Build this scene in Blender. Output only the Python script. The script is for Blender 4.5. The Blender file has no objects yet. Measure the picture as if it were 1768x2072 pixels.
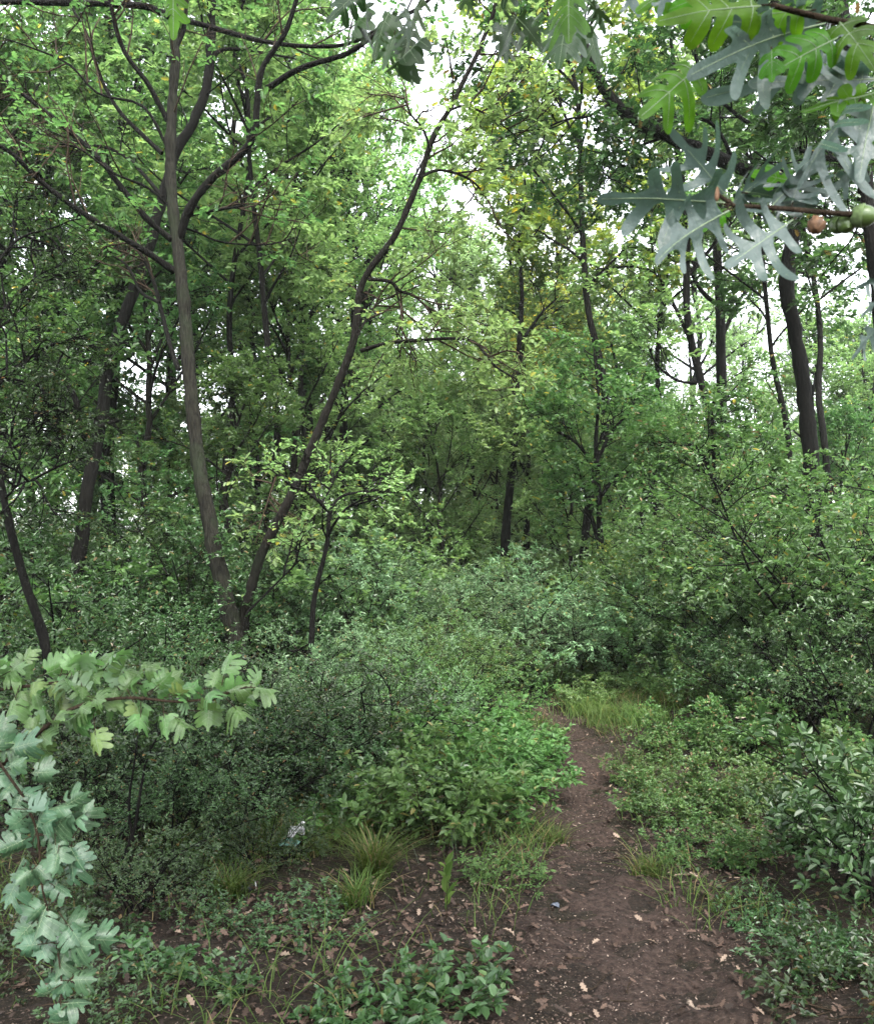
import bpy, math
import numpy as np
from mathutils import Vector, Matrix

# ------------------------------------------------------------------ camera, sky, sun, exposure
scn = bpy.context.scene
C = scn.collection
FPX, CU, CV, HZ, EYE = 1795.0, 884.0, 1036.0, 1150.0, 1.6
HAZE = .0005
PITCH = math.atan((HZ - CV) / FPX)
cam_d = bpy.data.cameras.new("camera"); cam = bpy.data.objects.new("camera", cam_d); C.objects.link(cam)
cam.location = (0, 0, EYE); cam.rotation_euler = (math.pi / 2 + PITCH, 0, 0)
cam_d.sensor_fit = 'VERTICAL'; cam_d.angle = 2 * math.atan(CV / FPX)
cam_d.clip_start = 0.05; cam_d.clip_end = 2000
scn.camera = cam
cam_d.dof.use_dof = True; cam_d.dof.focus_distance = 9.0; cam_d.dof.aperture_fstop = 10
SUN_EL, SUN_AZ = math.radians(58), math.radians(165)       # azimuth from +Y (ahead) towards +X
w = bpy.data.worlds.new("World"); scn.world = w; w.use_nodes = True
nt = w.node_tree; bg = nt.nodes["Background"]
sky = nt.nodes.new("ShaderNodeTexSky"); sky.sky_type = 'NISHITA'; sky.sun_disc = False
sky.sun_elevation = SUN_EL; sky.sun_rotation = SUN_AZ; sky.air_density = 1.0; sky.dust_density = 3.0
hs = nt.nodes.new("ShaderNodeHueSaturation"); hs.inputs["Saturation"].default_value = 0.22
nt.links.new(sky.outputs[0], hs.inputs["Color"]); nt.links.new(hs.outputs[0], bg.inputs[0])
bg.inputs[1].default_value = 0.15
sd = bpy.data.lights.new("sun", 'SUN'); sun = bpy.data.objects.new("sun", sd); C.objects.link(sun)
sd.energy = 1.5; sd.angle = math.radians(40); sd.color = (1.0, 0.96, 0.9)
sdir = Vector((math.sin(SUN_AZ) * math.cos(SUN_EL), math.cos(SUN_AZ) * math.cos(SUN_EL), math.sin(SUN_EL)))
sun.rotation_euler = sdir.to_track_quat('Z', 'Y').to_euler(); sun.location = (0, 0, 40)
scn.view_settings.view_transform = 'Standard'; scn.view_settings.look = 'None'
scn.view_settings.gamma = 1; scn.view_settings.exposure = 3.0
cy = scn.cycles
cy.max_bounces = 10; cy.diffuse_bounces = 8; cy.glossy_bounces = 2; cy.transmission_bounces = 4; cy.transparent_max_bounces = 4
cy.caustics_reflective = False; cy.caustics_refractive = False

# ------------------------------------------------------------------ helpers
def P(u, v, Y):                       # a point at distance Y along the ground, seen in direction (u, v)
    dx = (u - CU) / FPX; dz = (CV - v) / FPX
    c, s = math.cos(PITCH), math.sin(PITCH)
    wy = c - dz * s; wz = s + dz * c
    k = Y / wy
    return np.array([dx * k, Y, EYE + wz * k])
def X(u, Y): return (u - CU) / FPX * Y
def vn(a): return a / np.maximum(np.linalg.norm(a, axis=-1, keepdims=True), 1e-9)

def noise2(x, y, seed=0):
    r = np.random.default_rng(seed); o = 0
    for i in range(7):
        a = r.uniform(0, 6.28); f = r.uniform(.7, 1.4); ph = r.uniform(0, 6.28)
        o = o + np.sin((x * math.cos(a) + y * math.sin(a)) * f + ph + 1.3 * np.sin((y * math.cos(a) - x * math.sin(a)) * f * .7 + ph * 2))
    return o / 7 ** .5 / .75
# path centre line and half width by distance
PY = np.array([1.0, 2.2, 3.11, 3.5, 4.0, 4.4, 5.2, 6.4, 7.3, 8.2, 9.6, 11.0, 12.0, 13.0, 14.5])
PU = np.array([1260, 1260, 1255, 1240, 1215, 1195, 1186, 1186, 1184, 1180, 1140, 1085, 1035, 960, 850])
PX = (PU - CU) / FPX * PY
PW = np.array([.56, .56, .54, .47, .38, .31, .235, .20, .19, .19, .20, .22, .22, .22, .2])
def path_d(x, y): return np.abs(x - np.interp(y, PY, PX)) / np.interp(y, PY, PW)
def gz(x, y):
    n = 0.035 * noise2(x * .9, y * .9, 1) + 0.014 * noise2(x * 3.1, y * 3.1, 2)
    d = path_d(x, y)
    return n - 0.05 * np.exp(-(d / 1.1) ** 2) + 0.02

def mk(name, V, F, mats, parent=None, tint=None, midx=None, smooth=False):
    """F: list of (n,k) index arrays"""
    me = bpy.data.meshes.new(name)
    V = np.ascontiguousarray(V, dtype=np.float32)
    F = [np.asarray(f, dtype=np.int32) for f in F if len(f)]
    me.vertices.add(len(V)); me.vertices.foreach_set("co", V.ravel())
    nl = sum(f.size for f in F); nf = sum(len(f) for f in F)
    me.loops.add(nl); me.loops.foreach_set("vertex_index", np.concatenate([f.ravel() for f in F]))
    me.polygons.add(nf)
    sizes = np.concatenate([np.full(len(f), f.shape[1], np.int32) for f in F])
    me.polygons.foreach_set("loop_start", np.concatenate([[0], np.cumsum(sizes)[:-1]]).astype(np.int32))
    if midx is not None: me.polygons.foreach_set("material_index", np.asarray(midx, np.int32))
    if smooth is not False:
        me.polygons.foreach_set("use_smooth", np.full(nf, True) if smooth is True else np.asarray(smooth, bool))
    if tint is not None:
        a = me.attributes.new("tint", 'FLOAT', 'FACE'); a.data.foreach_set("value", np.asarray(tint, np.float32))
    for m in (mats if isinstance(mats, (list, tuple)) else [mats]): me.materials.append(m)
    me.update(calc_edges=True)
    o = bpy.data.objects.new(name, me); C.objects.link(o)
    if parent: o.parent = parent
    return o
def tag(o, label=None, cat=None, group=None, kind=None):
    for k, v in (("label", label), ("category", cat), ("group", group), ("kind", kind)):
        if v: o[k] = v
    return o
def empty(name, loc, label, cat, group=None, rz=0, sc=1):
    o = bpy.data.objects.new(name, None); C.objects.link(o); o.empty_display_size = .2
    o.location = loc; o.rotation_euler = (0, 0, rz); o.scale = (sc,) * 3 if np.isscalar(sc) else sc
    return tag(o, label, cat, group)
def dup(src, loc, rz, sc, label, group=None, mat=None, slot=None):
    c = src.copy(); C.objects.link(c); c.location = loc; c.rotation_euler = (0, 0, rz)
    c.scale = (sc,) * 3 if np.isscalar(sc) else sc
    c['label'] = label
    if group: c['group'] = group
    elif 'group' in c: del c['group']
    for ch in src.children:
        d = ch.copy(); C.objects.link(d); d.parent = c
    return c
def foliage_mat(root, mat):
    for ch in root.children:
        for s in ch.material_slots:
            if s.material and s.material.name.startswith("leaf"):
                s.link = 'OBJECT'; s.material = mat

# --- tubes
def tubes(PL, R, sides=6, rough=0, rng=None):
    """PL (N,K,3), R (N,K) -> V, quads"""
    PL = np.asarray(PL, float); R = np.asarray(R, float); N, K, _ = PL.shape
    T = vn(np.gradient(PL, axis=1)); mt = vn(PL[:, -1] - PL[:, 0])
    ref = np.where(np.abs(mt[:, 2:3]) > .7, np.array([[1., 0.05, 0]]), np.array([[0.05, 0.02, 1.]]))[:, None, :]
    A = vn(np.cross(T, np.broadcast_to(ref, T.shape))); B = np.cross(T, A)
    th = np.linspace(0, 2 * np.pi, sides, endpoint=False)
    rr = R[:, :, None] * np.ones(sides)
    if rough:
        rr = rr * (1 + rough * rng.standard_normal((N, K, sides)))
    V = PL[:, :, None, :] + rr[..., None] * (np.cos(th)[None, None, :, None] * A[:, :, None, :] + np.sin(th)[None, None, :, None] * B[:, :, None, :])
    i = np.arange(N)[:, None, None] * K * sides + np.arange(K - 1)[None, :, None] * sides
    j = np.arange(sides)[None, None, :]; j2 = (j + 1) % sides
    F = np.stack([i + j, i + j2, i + sides + j2, i + sides + j], -1).reshape(-1, 4)
    return V.reshape(-1, 3), F
def resample(pts, K):
    pts = np.asarray(pts, float); n = len(pts)
    # Catmull-Rom through the points, then even spacing
    p = np.vstack([2 * pts[0] - pts[1], pts, 2 * pts[-1] - pts[-2]])
    out = []
    for i in range(n - 1):
        t = np.linspace(0, 1, 8, endpoint=False)[:, None]
        a, b, c, d = p[i], p[i + 1], p[i + 2], p[i + 3]
        out.append(.5 * (2 * b + (c - a) * t + (2 * a - 5 * b + 4 * c - d) * t ** 2 + (3 * b - a - 3 * c + d) * t ** 3))
    q = np.vstack(out + [pts[-1:]])
    s = np.concatenate([[0], np.cumsum(np.linalg.norm(np.diff(q, axis=0), axis=1))])
    return np.stack([np.interp(np.linspace(0, s[-1], K), s, q[:, k]) for k in range(q.shape[1])], 1)
class MB:
    def __init__(s): s.V = []; s.F = []; s.n = 0; s.t = []; s.m = []; s.sm = []
    def add(s, V, F, tint=0.5, mat=0, smooth=False):
        F = np.asarray(F); s.V.append(V); s.F.append(F + s.n); s.n += len(V)
        s.t.append(np.broadcast_to(np.asarray(tint, float), (len(F),))); s.m.append(np.full(len(F), mat)); s.sm.append(np.full(len(F), smooth))
        return s
    def build(s, name, mats, parent=None):
        return mk(name, np.vstack(s.V), s.F, mats, parent, np.concatenate(s.t), np.concatenate(s.m), np.concatenate(s.sm))

# --- growth
def children(par, n, L, ang, rng, t0=.2, t1=1., up=.15, K=5, wob=.16, flat=.6, taper=.45):
    N, KP, _ = par.shape
    t = t0 + (t1 - t0) * (np.arange(n)[None, :] + rng.uniform(.1, .9, (N, n))) / n
    f = t * (KP - 1); i = np.clip(f.astype(int), 0, KP - 2); fr = (f - i)[..., None]
    r = np.arange(N)[:, None]
    pos = par[r, i] * (1 - fr) + par[r, i + 1] * fr
    tan = vn(par[r, i + 1] - par[r, i])
    rv = rng.standard_normal((N, n, 3)); rv[..., 2] *= flat
    perp = vn(rv - (rv * tan).sum(-1, keepdims=True) * tan)
    a = np.radians(ang) * rng.uniform(.7, 1.3, (N, n, 1))
    d = np.cos(a) * tan + np.sin(a) * perp
    ln = L * (1 - taper * (t - t0) / max(t1 - t0, .01)) * rng.uniform(.65, 1.25, (N, n))
    M = N * n
    pos = pos.reshape(M, 3); d = vn(d).reshape(M, 3); ln = ln.reshape(M)
    out = np.empty((M, K, 3)); out[:, 0] = pos; cur = d.copy()
    for k in range(1, K):
        cur = vn(cur + rng.standard_normal((M, 3)) * wob + np.array([0, 0, up]))
        out[:, k] = out[:, k - 1] + cur * (ln / (K - 1))[:, None]
    return out
TPL = {}
def tpl(name, verts, faces): TPL[name] = (np.array(verts, float), np.array(faces))
tpl('kite', [(0, 0, 0), (.42, .5, .12), (1, 0, -.06), (.42, -.5, .12)], [(0, 1, 2), (0, 2, 3)])
tpl('oval', [(0, 0, 0), (.26, .44, .1), (.66, .42, .07), (1, 0, -.1), (.66, -.42, .07), (.26, -.44, .1)], [(0, 1, 2, 3), (0, 3, 4, 5)])
_o = [(.14, .1), (.3, .42), (.4, .2), (.58, .5), (.68, .24), (.84, .36)]
tpl('oak', [(0, 0, 0)] + [(x, y, y * .2 - .1 * x * x) for x, y in _o] + [(1, 0, -.1)] + [(x, -y, y * .2 - .1 * x * x) for x, y in _o[::-1]] + [(.35, 0, 0), (.65, 0, -.04)],
    [(0, 1, 2, 14), (14, 2, 3, 15), (15, 3, 4, 5), (15, 5, 6, 7), (0, 14, 12, 13), (14, 15, 11, 12), (15, 9, 10, 11), (15, 7, 8, 9)])
def leaves(tw, m, L, wr, rng, kind='oval', ang=55, jit=.35, s0=.15, upw=1.0, droop=0., lv=.3):
    """m leaves along each twig, alternating sides"""
    N, K, _ = tw.shape
    s = s0 + (1 - s0) * (np.arange(m)[None, :] + rng.uniform(.2, .8, (N, m))) / m
    f = s * (K - 1); i = np.clip(f.astype(int), 0, K - 2); fr = (f - i)[..., None]; r = np.arange(N)[:, None]
    pos = (tw[r, i] * (1 - fr) + tw[r, i + 1] * fr).reshape(-1, 3)
    t = vn(tw[r, i + 1] - tw[r, i]).reshape(-1, 3); M = N * m
    up = np.array([0, 0, upw]) + rng.standard_normal((M, 3)) * jit
    side = vn(np.cross(up, t)) * np.where((np.arange(M) % 2) > 0, 1, -1)[:, None]
    a = np.radians(ang) * rng.uniform(.6, 1.3, (M, 1))
    d = vn(np.cos(a) * t + np.sin(a) * side + rng.standard_normal((M, 3)) * .25 - np.array([0, 0, droop]))
    nz = vn(up - (up * d).sum(-1, keepdims=True) * d); y = np.cross(nz, d)
    ln = L * rng.uniform(1 - lv, 1 + lv, (M, 1, 1))
    tv, tf = TPL[kind]
    V = pos[:, None, :] + ln * (tv[None, :, 0:1] * d[:, None, :] + wr * tv[None, :, 1:2] * y[:, None, :] + tv[None, :, 2:3] * nz[:, None, :])
    F = (tf[None] + (np.arange(M) * len(tv))[:, None, None]).reshape(-1, tf.shape[1])
    return V.reshape(-1, 3), F, np.repeat(rng.random(M), len(tf))

# ------------------------------------------------------------------ materials
def nmat(name):
    m = bpy.data.materials.new(name); m.use_nodes = True
    n = m.node_tree.nodes; l = m.node_tree.links
    return m, n, l, n["Principled BSDF"], n["Material Output"]
def leaf_mat(name, dark, light, odd, oddf=.04, transl=.38, rough=.42, tcol=1.5, back=None, spec=.5, mott=0):
    m, n, l, b, out = nmat("leaf_" + name)
    at = n.new("ShaderNodeAttribute"); at.attribute_name = "tint"
    rp = n.new("ShaderNodeValToRGB"); e = rp.color_ramp.elements
    e[0].position = 0; e[0].color = (*dark, 1); e[1].position = 1 - oddf - .01; e[1].color = (*light, 1)
    x = e.new(1 - oddf); x.color = (*odd, 1)
    l.new(at.outputs["Fac"], rp.inputs[0])
    oi = n.new("ShaderNodeObjectInfo"); h = n.new("ShaderNodeHueSaturation")
    mh = n.new("ShaderNodeMapRange"); mh.inputs[3].default_value = .485; mh.inputs[4].default_value = .515
    mv = n.new("ShaderNodeMapRange"); mv.inputs[3].default_value = .8; mv.inputs[4].default_value = 1.2
    l.new(oi.outputs["Random"], mh.inputs[0]); l.new(oi.outputs["Random"], mv.inputs[0])
    l.new(mh.outputs[0], h.inputs["Hue"]); l.new(mv.outputs[0], h.inputs["Value"]); l.new(rp.outputs[0], h.inputs["Color"])
    col = h.outputs[0]
    if mott:
        tc = n.new("ShaderNodeTexCoord"); nx = n.new("ShaderNodeTexNoise"); nx.inputs["Scale"].default_value = 38; nx.inputs["Detail"].default_value = 5; l.new(tc.outputs["Object"], nx.inputs[0])
        mr = n.new("ShaderNodeMapRange"); mr.inputs[1].default_value = .3; mr.inputs[2].default_value = .7; mr.inputs[3].default_value = 1 - mott; mr.inputs[4].default_value = 1 + mott; l.new(nx.outputs[0], mr.inputs[0])
        h2 = n.new("ShaderNodeHueSaturation"); l.new(col, h2.inputs["Color"]); l.new(mr.outputs[0], h2.inputs["Value"]); col = h2.outputs[0]
        bp = n.new("ShaderNodeBump"); bp.inputs["Strength"].default_value = .35; bp.inputs["Distance"].default_value = .004; n3 = n.new("ShaderNodeTexNoise"); n3.inputs["Scale"].default_value = 160; l.new(tc.outputs["Object"], n3.inputs[0])
        l.new(n3.outputs[0], bp.inputs["Height"]); l.new(bp.outputs[0], b.inputs["Normal"])
    if back:
        ge = n.new("ShaderNodeNewGeometry"); mx = n.new("ShaderNodeMix"); mx.data_type = 'RGBA'
        l.new(ge.outputs["Backfacing"], mx.inputs[0]); l.new(col, mx.inputs[6]); mx.inputs[7].default_value = (*back, 1)
        colb = mx.outputs[2]
    else: colb = col
    l.new(colb, b.inputs["Base Color"]); b.inputs["Roughness"].default_value = rough; b.inputs["Specular IOR Level"].default_value = spec
    tr = n.new("ShaderNodeBsdfTranslucent"); th = n.new("ShaderNodeHueSaturation"); th.inputs["Value"].default_value = tcol
    th.inputs["Hue"].default_value = .492; th.inputs["Saturation"].default_value = 1.05
    l.new(col, th.inputs["Color"]); l.new(th.outputs[0], tr.inputs[0])
    ms = n.new("ShaderNodeMixShader"); ms.inputs[0].default_value = transl
    l.new(b.outputs[0], ms.inputs[1]); l.new(tr.outputs[0], ms.inputs[2]); l.new(ms.outputs[0], out.inputs[0])
    return m
def bark_mat(name, a, b_, c=None, scale=14, stretch=.25):
    m, n, l, b, out = nmat("bark_" + name)
    tc = n.new("ShaderNodeTexCoord"); mp = n.new("ShaderNodeMapping"); mp.inputs["Scale"].default_value = (1, 1, stretch)
    l.new(tc.outputs["Object"], mp.inputs[0])
    n1 = n.new("ShaderNodeTexNoise"); n1.inputs["Scale"].default_value = scale; n1.inputs["Detail"].default_value = 7
    n2 = n.new("ShaderNodeTexNoise"); n2.inputs["Scale"].default_value = 3.5; n2.inputs["Detail"].default_value = 4
    l.new(mp.outputs[0], n1.inputs[0]); l.new(tc.outputs["Object"], n2.inputs[0])
    rp = n.new("ShaderNodeValToRGB"); rp.color_ramp.elements[0].position = .35; rp.color_ramp.elements[1].position = .68
    rp.color_ramp.elements[0].color = (*a, 1); rp.color_ramp.elements[1].color = (*b_, 1); l.new(n1.outputs[0], rp.inputs[0])
    mx = n.new("ShaderNodeMix"); mx.data_type = 'RGBA'; r2 = n.new("ShaderNodeValToRGB")
    r2.color_ramp.elements[0].position = .5; r2.color_ramp.elements[1].position = .72
    l.new(n2.outputs[0], r2.inputs[0]); l.new(r2.outputs[0], mx.inputs[0]); l.new(rp.outputs[0], mx.inputs[6])
    mx.inputs[7].default_value = (*(c or b_), 1); l.new(mx.outputs[2], b.inputs["Base Color"])
    b.inputs["Roughness"].default_value = .9; b.inputs["Specular IOR Level"].default_value = .1
    bp = n.new("ShaderNodeBump"); bp.inputs["Strength"].default_value = 1.; bp.inputs["Distance"].default_value = .035
    l.new(n1.outputs[0], bp.inputs["Height"]); l.new(bp.outputs[0], b.inputs["Normal"])
    return m
def soil_mat(name, a, b_, c, sc=6):
    m, n, l, b, out = nmat(name)
    tc = n.new("ShaderNodeTexCoord")
    def nz(s, d, r0, r1):
        x = n.new("ShaderNodeTexNoise"); x.inputs["Scale"].default_value = s; x.inputs["Detail"].default_value = d; x.inputs["Roughness"].default_value = .65
        l.new(tc.outputs["Object"], x.inputs[0]); r = n.new("ShaderNodeValToRGB")
        r.color_ramp.elements[0].position = r0; r.color_ramp.elements[1].position = r1; l.new(x.outputs[0], r.inputs[0]); return x, r
    x1, r1 = nz(sc * 7, 8, .36, .66); x2, r2 = nz(sc * .35, 4, .45, .62); x3, r3 = nz(sc * 22, 3, .6, .68)
    r1.color_ramp.elements[0].color = (*a, 1); r1.color_ramp.elements[1].color = (*b_, 1)
    mx = n.new("ShaderNodeMix"); mx.data_type = 'RGBA'; l.new(r2.outputs[0], mx.inputs[0]); l.new(r1.outputs[0], mx.inputs[6])
    mm = n.new("ShaderNodeMix"); mm.data_type = 'RGBA'; mm.blend_type = 'MULTIPLY'; mm.inputs[0].default_value = 1
    l.new(r1.outputs[0], mm.inputs[6]); mm.inputs[7].default_value = (*c, 1); l.new(mm.outputs[2], mx.inputs[7])
    m2 = n.new("ShaderNodeMix"); m2.data_type = 'RGBA'; sc3 = n.new("ShaderNodeMath"); sc3.operation = 'MULTIPLY'; sc3.inputs[1].default_value = .5
    l.new(r3.outputs[0], sc3.inputs[0]); l.new(sc3.outputs[0], m2.inputs[0]); l.new(mx.outputs[2], m2.inputs[6]); m2.inputs[7].default_value = (.11, .078, .058, 1)
    l.new(m2.outputs[2], b.inputs["Base Color"]); b.inputs["Roughness"].default_value = .95; b.inputs["Specular IOR Level"].default_value = .15
    bp = n.new("ShaderNodeBump"); bp.inputs["Strength"].default_value = .9; bp.inputs["Distance"].default_value = .03
    l.new(x1.outputs[0], bp.inputs["Height"]); l.new(bp.outputs[0], b.inputs["Normal"])
    return m
def plain(name, col, rough=.6, noise=.25, sc=30):
    m, n, l, b, out = nmat(name)
    x = n.new("ShaderNodeTexNoise"); x.inputs["Scale"].default_value = sc; tc = n.new("ShaderNodeTexCoord"); l.new(tc.outputs["Object"], x.inputs[0])
    r = n.new("ShaderNodeValToRGB"); r.color_ramp.elements[0].position = .3; r.color_ramp.elements[1].position = .7
    r.color_ramp.elements[0].color = (*[c * (1 - noise) for c in col], 1); r.color_ramp.elements[1].color = (*[min(1, c * (1 + noise)) for c in col], 1)
    l.new(x.outputs[0], r.inputs[0]); l.new(r.outputs[0], b.inputs["Base Color"]); b.inputs["Roughness"].default_value = rough
    return m
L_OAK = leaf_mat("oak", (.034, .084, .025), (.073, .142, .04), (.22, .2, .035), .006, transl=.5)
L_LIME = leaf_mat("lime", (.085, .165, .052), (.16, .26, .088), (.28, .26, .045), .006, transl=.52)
L_VEIL = leaf_mat("pale", (.115, .2, .075), (.2, .3, .125), (.3, .28, .07), .006, transl=.52)  # far trees: the bright distant veil is put into the leaf colour
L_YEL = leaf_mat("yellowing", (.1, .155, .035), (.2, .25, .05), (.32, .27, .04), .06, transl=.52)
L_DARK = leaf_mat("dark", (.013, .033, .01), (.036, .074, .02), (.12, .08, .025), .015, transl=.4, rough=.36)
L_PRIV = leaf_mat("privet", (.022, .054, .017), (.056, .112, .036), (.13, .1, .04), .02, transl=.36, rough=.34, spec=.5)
L_GREY = leaf_mat("greygreen", (.075, .145, .065), (.14, .225, .108), (.18, .16, .06), .015, transl=.42, rough=.42, spec=.4)
L_NET = leaf_mat("nettle", (.038, .088, .023), (.078, .152, .04), (.14, .14, .04), .02, transl=.4, rough=.5, spec=.3)
L_BRAM = leaf_mat("bramble", (.034, .075, .02), (.078, .14, .036), (.13, .09, .04), .05, transl=.36, spec=.4)
L_LAUR = leaf_mat("glossy", (.015, .034, .01), (.034, .066, .018), (.07, .1, .03), .02, transl=.2, rough=.36, spec=.4)
L_GRASS = leaf_mat("grass", (.028, .054, .011), (.07, .108, .024), (.14, .11, .05), .1, transl=.4, rough=.6, spec=.2)
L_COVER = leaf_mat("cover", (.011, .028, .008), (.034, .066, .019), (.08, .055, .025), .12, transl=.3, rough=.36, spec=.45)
L_FGB = leaf_mat("sapling_oak", (.052, .12, .032), (.088, .165, .05), (.1, .15, .04), .08, transl=.42, rough=.42, back=(.09, .15, .075), mott=.3)
L_FGC = leaf_mat("sapling_oak_blue", (.028, .07, .034), (.056, .112, .056), (.08, .12, .04), .05, transl=.25, rough=.4, back=(.07, .12, .08), mott=.3)
L_FGT = leaf_mat("white_oak", (.04, .125, .01), (.066, .17, .014), (.12, .18, .05), .03, transl=.6, rough=.5, spec=.3, tcol=1.6, mott=.3)
L_FGSHEEN = leaf_mat("white_oak_sky_sheen", (.03, .072, .042), (.085, .132, .1), (.1, .16, .06), .05, transl=.35, rough=.34, tcol=1., back=(.085, .12, .108), mott=.3)  # pale undersides, with the sky's silvery sheen put into the colour
M_VEIN = plain("leaf_vein", (.16, .22, .12), .5, .1)
L_CHIP = leaf_mat("crumbs", (.022, .015, .012), (.11, .078, .06), (.21, .165, .13), .14, transl=.1, rough=.75, spec=.25)
L_LIT = leaf_mat("litter", (.014, .009, .006), (.085, .055, .039), (.2, .15, .11), .07, transl=.15, rough=.75, spec=.25)
B_GREY = bark_mat("grey", (.003, .0028, .0021), (.017, .0165, .012), (.012, .0165, .0085), scale=55, stretch=.16)
B_DARK = bark_mat("dark", (.001, .0009, .0007), (.0044, .0041, .0032), scale=55, stretch=.16)
B_MID = bark_mat("brown", (.0024, .002, .0016), (.011, .0096, .0074), (.008, .0095, .006), scale=55, stretch=.16)
B_TWIG = bark_mat("twig", (.014, .01, .0065), (.036, .025, .016), scale=40)
B_PALE = bark_mat("pale_wood", (.13, .1, .075), (.24, .19, .15), scale=40)
M_SOIL = soil_mat("soil", (.007, .0055, .004), (.026, .018, .013), (.6, .75, .45))
M_PATH = soil_mat("trodden_earth", (.012, .0078, .006), (.046, .031, .0245), (.6, .6, .56), 5)

# ------------------------------------------------------------------ ground and path
def axis(lo, hi, f0, f1, fine, far):
    a = np.arange(f0, f1, fine); b = f1 + np.cumsum(fine * 1.16 ** np.arange(1, 60)); c = f0 - np.cumsum(fine * 1.16 ** np.arange(1, 60))
    return np.concatenate([c[c > lo][::-1], a, b[b < hi], ])
gx = axis(-120, 120, -4, 4.2, .06, 0); gy = axis(-30, 190, 1.5, 12, .06, 0)
gx = np.concatenate([[-150], gx, [150]]); gy = np.concatenate([[-40], gy, [220]])
XX, YY = np.meshgrid(gx, gy)
ZZ = gz(XX, YY) * np.clip(1.5 - np.hypot(XX, YY) / 60, 0, 1)
rr_ = np.random.default_rng(5)
ZZ += rr_.normal(0, .006, ZZ.shape) * (np.hypot(XX, YY) < 15)
a = np.arange(len(gy) - 1)[:, None] * len(gx) + np.arange(len(gx) - 1)[None]
GF = np.stack([a, a + 1, a + 1 + len(gx), a + len(gx)], -1).reshape(-1, 4)
g = mk("ground", np.stack([XX, YY, ZZ], -1).reshape(-1, 3), [GF], M_SOIL, smooth=True); tag(g, kind="structure")
def path_z(x, y):
    return gz(x, y) + .012 + .01 * noise2(x * 14, y * 14, 4) + .006 * noise2(x * 31, y * 27, 14) + .012 * noise2(x * 5, y * 6, 7)
def top_z(x, y): return np.where(path_d(x, y) < 1.1, np.maximum(path_z(x, y), gz(x, y)), gz(x, y))
py = np.arange(1.2, 14.2, .035); ps = np.linspace(-1.45, 1.45, 45)
pc = np.interp(py, PY, PX); pw = np.interp(py, PY, PW)
for _ in range(3): pc = np.convolve(np.pad(pc, 12, mode='edge'), np.ones(25) / 25, 'valid')
sx = pc[:, None] + pw[:, None] * ps[None] * (1 + .12 * noise2(py[:, None] * 4, np.sign(ps)[None] * 9, 8)); sy = py[:, None] + 0 * sx
sz = gz(sx, sy) + .012 + rr_.normal(0, .004, sx.shape) + .01 * noise2(sx * 14, sy * 14, 4) + .006 * noise2(sx * 31, sy * 27, 14) + .012 * noise2(sx * 5, sy * 6, 7) - .06 * np.clip(np.abs(ps)[None] - .75 + .22 * noise2(sx * 9, sy * 9, 3), 0, 1)
a = np.arange(len(py) - 1)[:, None] * len(ps) + np.arange(len(ps) - 1)[None]
pth = mk("dirt_path", np.stack([sx, sy, sz], -1).reshape(-1, 3), [np.stack([a, a + 1, a + 1 + len(ps), a + len(ps)], -1).reshape(-1, 4)], M_PATH, smooth=True); tag(pth, kind="structure")

# ------------------------------------------------------------------ main trees, traced limb by limb
def px_line(pts, Y, dY=0.):
    n = len(pts); Ys = np.linspace(Y, Y + dY, n) if np.isscalar(dY) else Y + np.asarray(dY)
    return np.array([P(u, v, y) for (u, v), y in zip(pts, Ys)])
def limb_mesh(name, pts, w0, w1, Y, mat, parent, base, sides=9, K=None, flare=0, seed=0):
    r = np.random.default_rng(seed); K = K or max(10, len(pts) * 3)
    q = resample(pts, K); L = np.linalg.norm(np.diff(q, axis=0), axis=1).sum()
    q[1:-1] += r.normal(0, w1 / FPX * Y * .035, (K - 2, 3))
    t = np.linspace(0, 1, K)
    R = (w0 + (w1 - w0) * t) / 2 / FPX * Y * (1 + .06 * r.standard_normal(K)) * (1 + flare * np.exp(-t * 14))
    R[-1] *= .5
    V, F = tubes(q[None] - base, R[None], sides, .035, r)
    mk(name, V, [F], mat, parent, smooth=True)
    return q
def crown_from(limbs, base, rng, spec, leafL, wr, m, leafmat, barkmat, parent, kind='oval', jit=.35, name="crown", r0=.012, t0=.3, upw=1., keep=1., cull=None):
    """spec: list of (n, length, angle, up) for successive orders"""
    par = np.stack([resample(q, 10) for q in limbs]); mb = MB(); first = True
    for i, (n, L, ang, up) in enumerate(spec):
        ch = children(par, n, L, ang, rng, t0=t0 if first else .25, up=up, K=5, flat=.5)
        if cull is not None: ch = ch[cull(ch[:, -1])]
        if i == len(spec) - 1 and keep < 1: ch = ch[rng.random(len(ch)) < keep]
        rad = r0 * (.5 ** i); R = np.linspace(rad, rad * .45, 5)[None] * np.ones((len(ch), 1))
        V, F = tubes(ch - base, R, 4 if i == 0 else 3); mb.add(V, F, .5, 1, True)
        par = ch; first = False
    V, F, t = leaves(par - base, m, leafL, wr, rng, kind, jit=jit, upw=upw)
    mb.add(V, F, t, 0)
    return mb.build(name, [leafmat, barkmat], parent)

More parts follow.
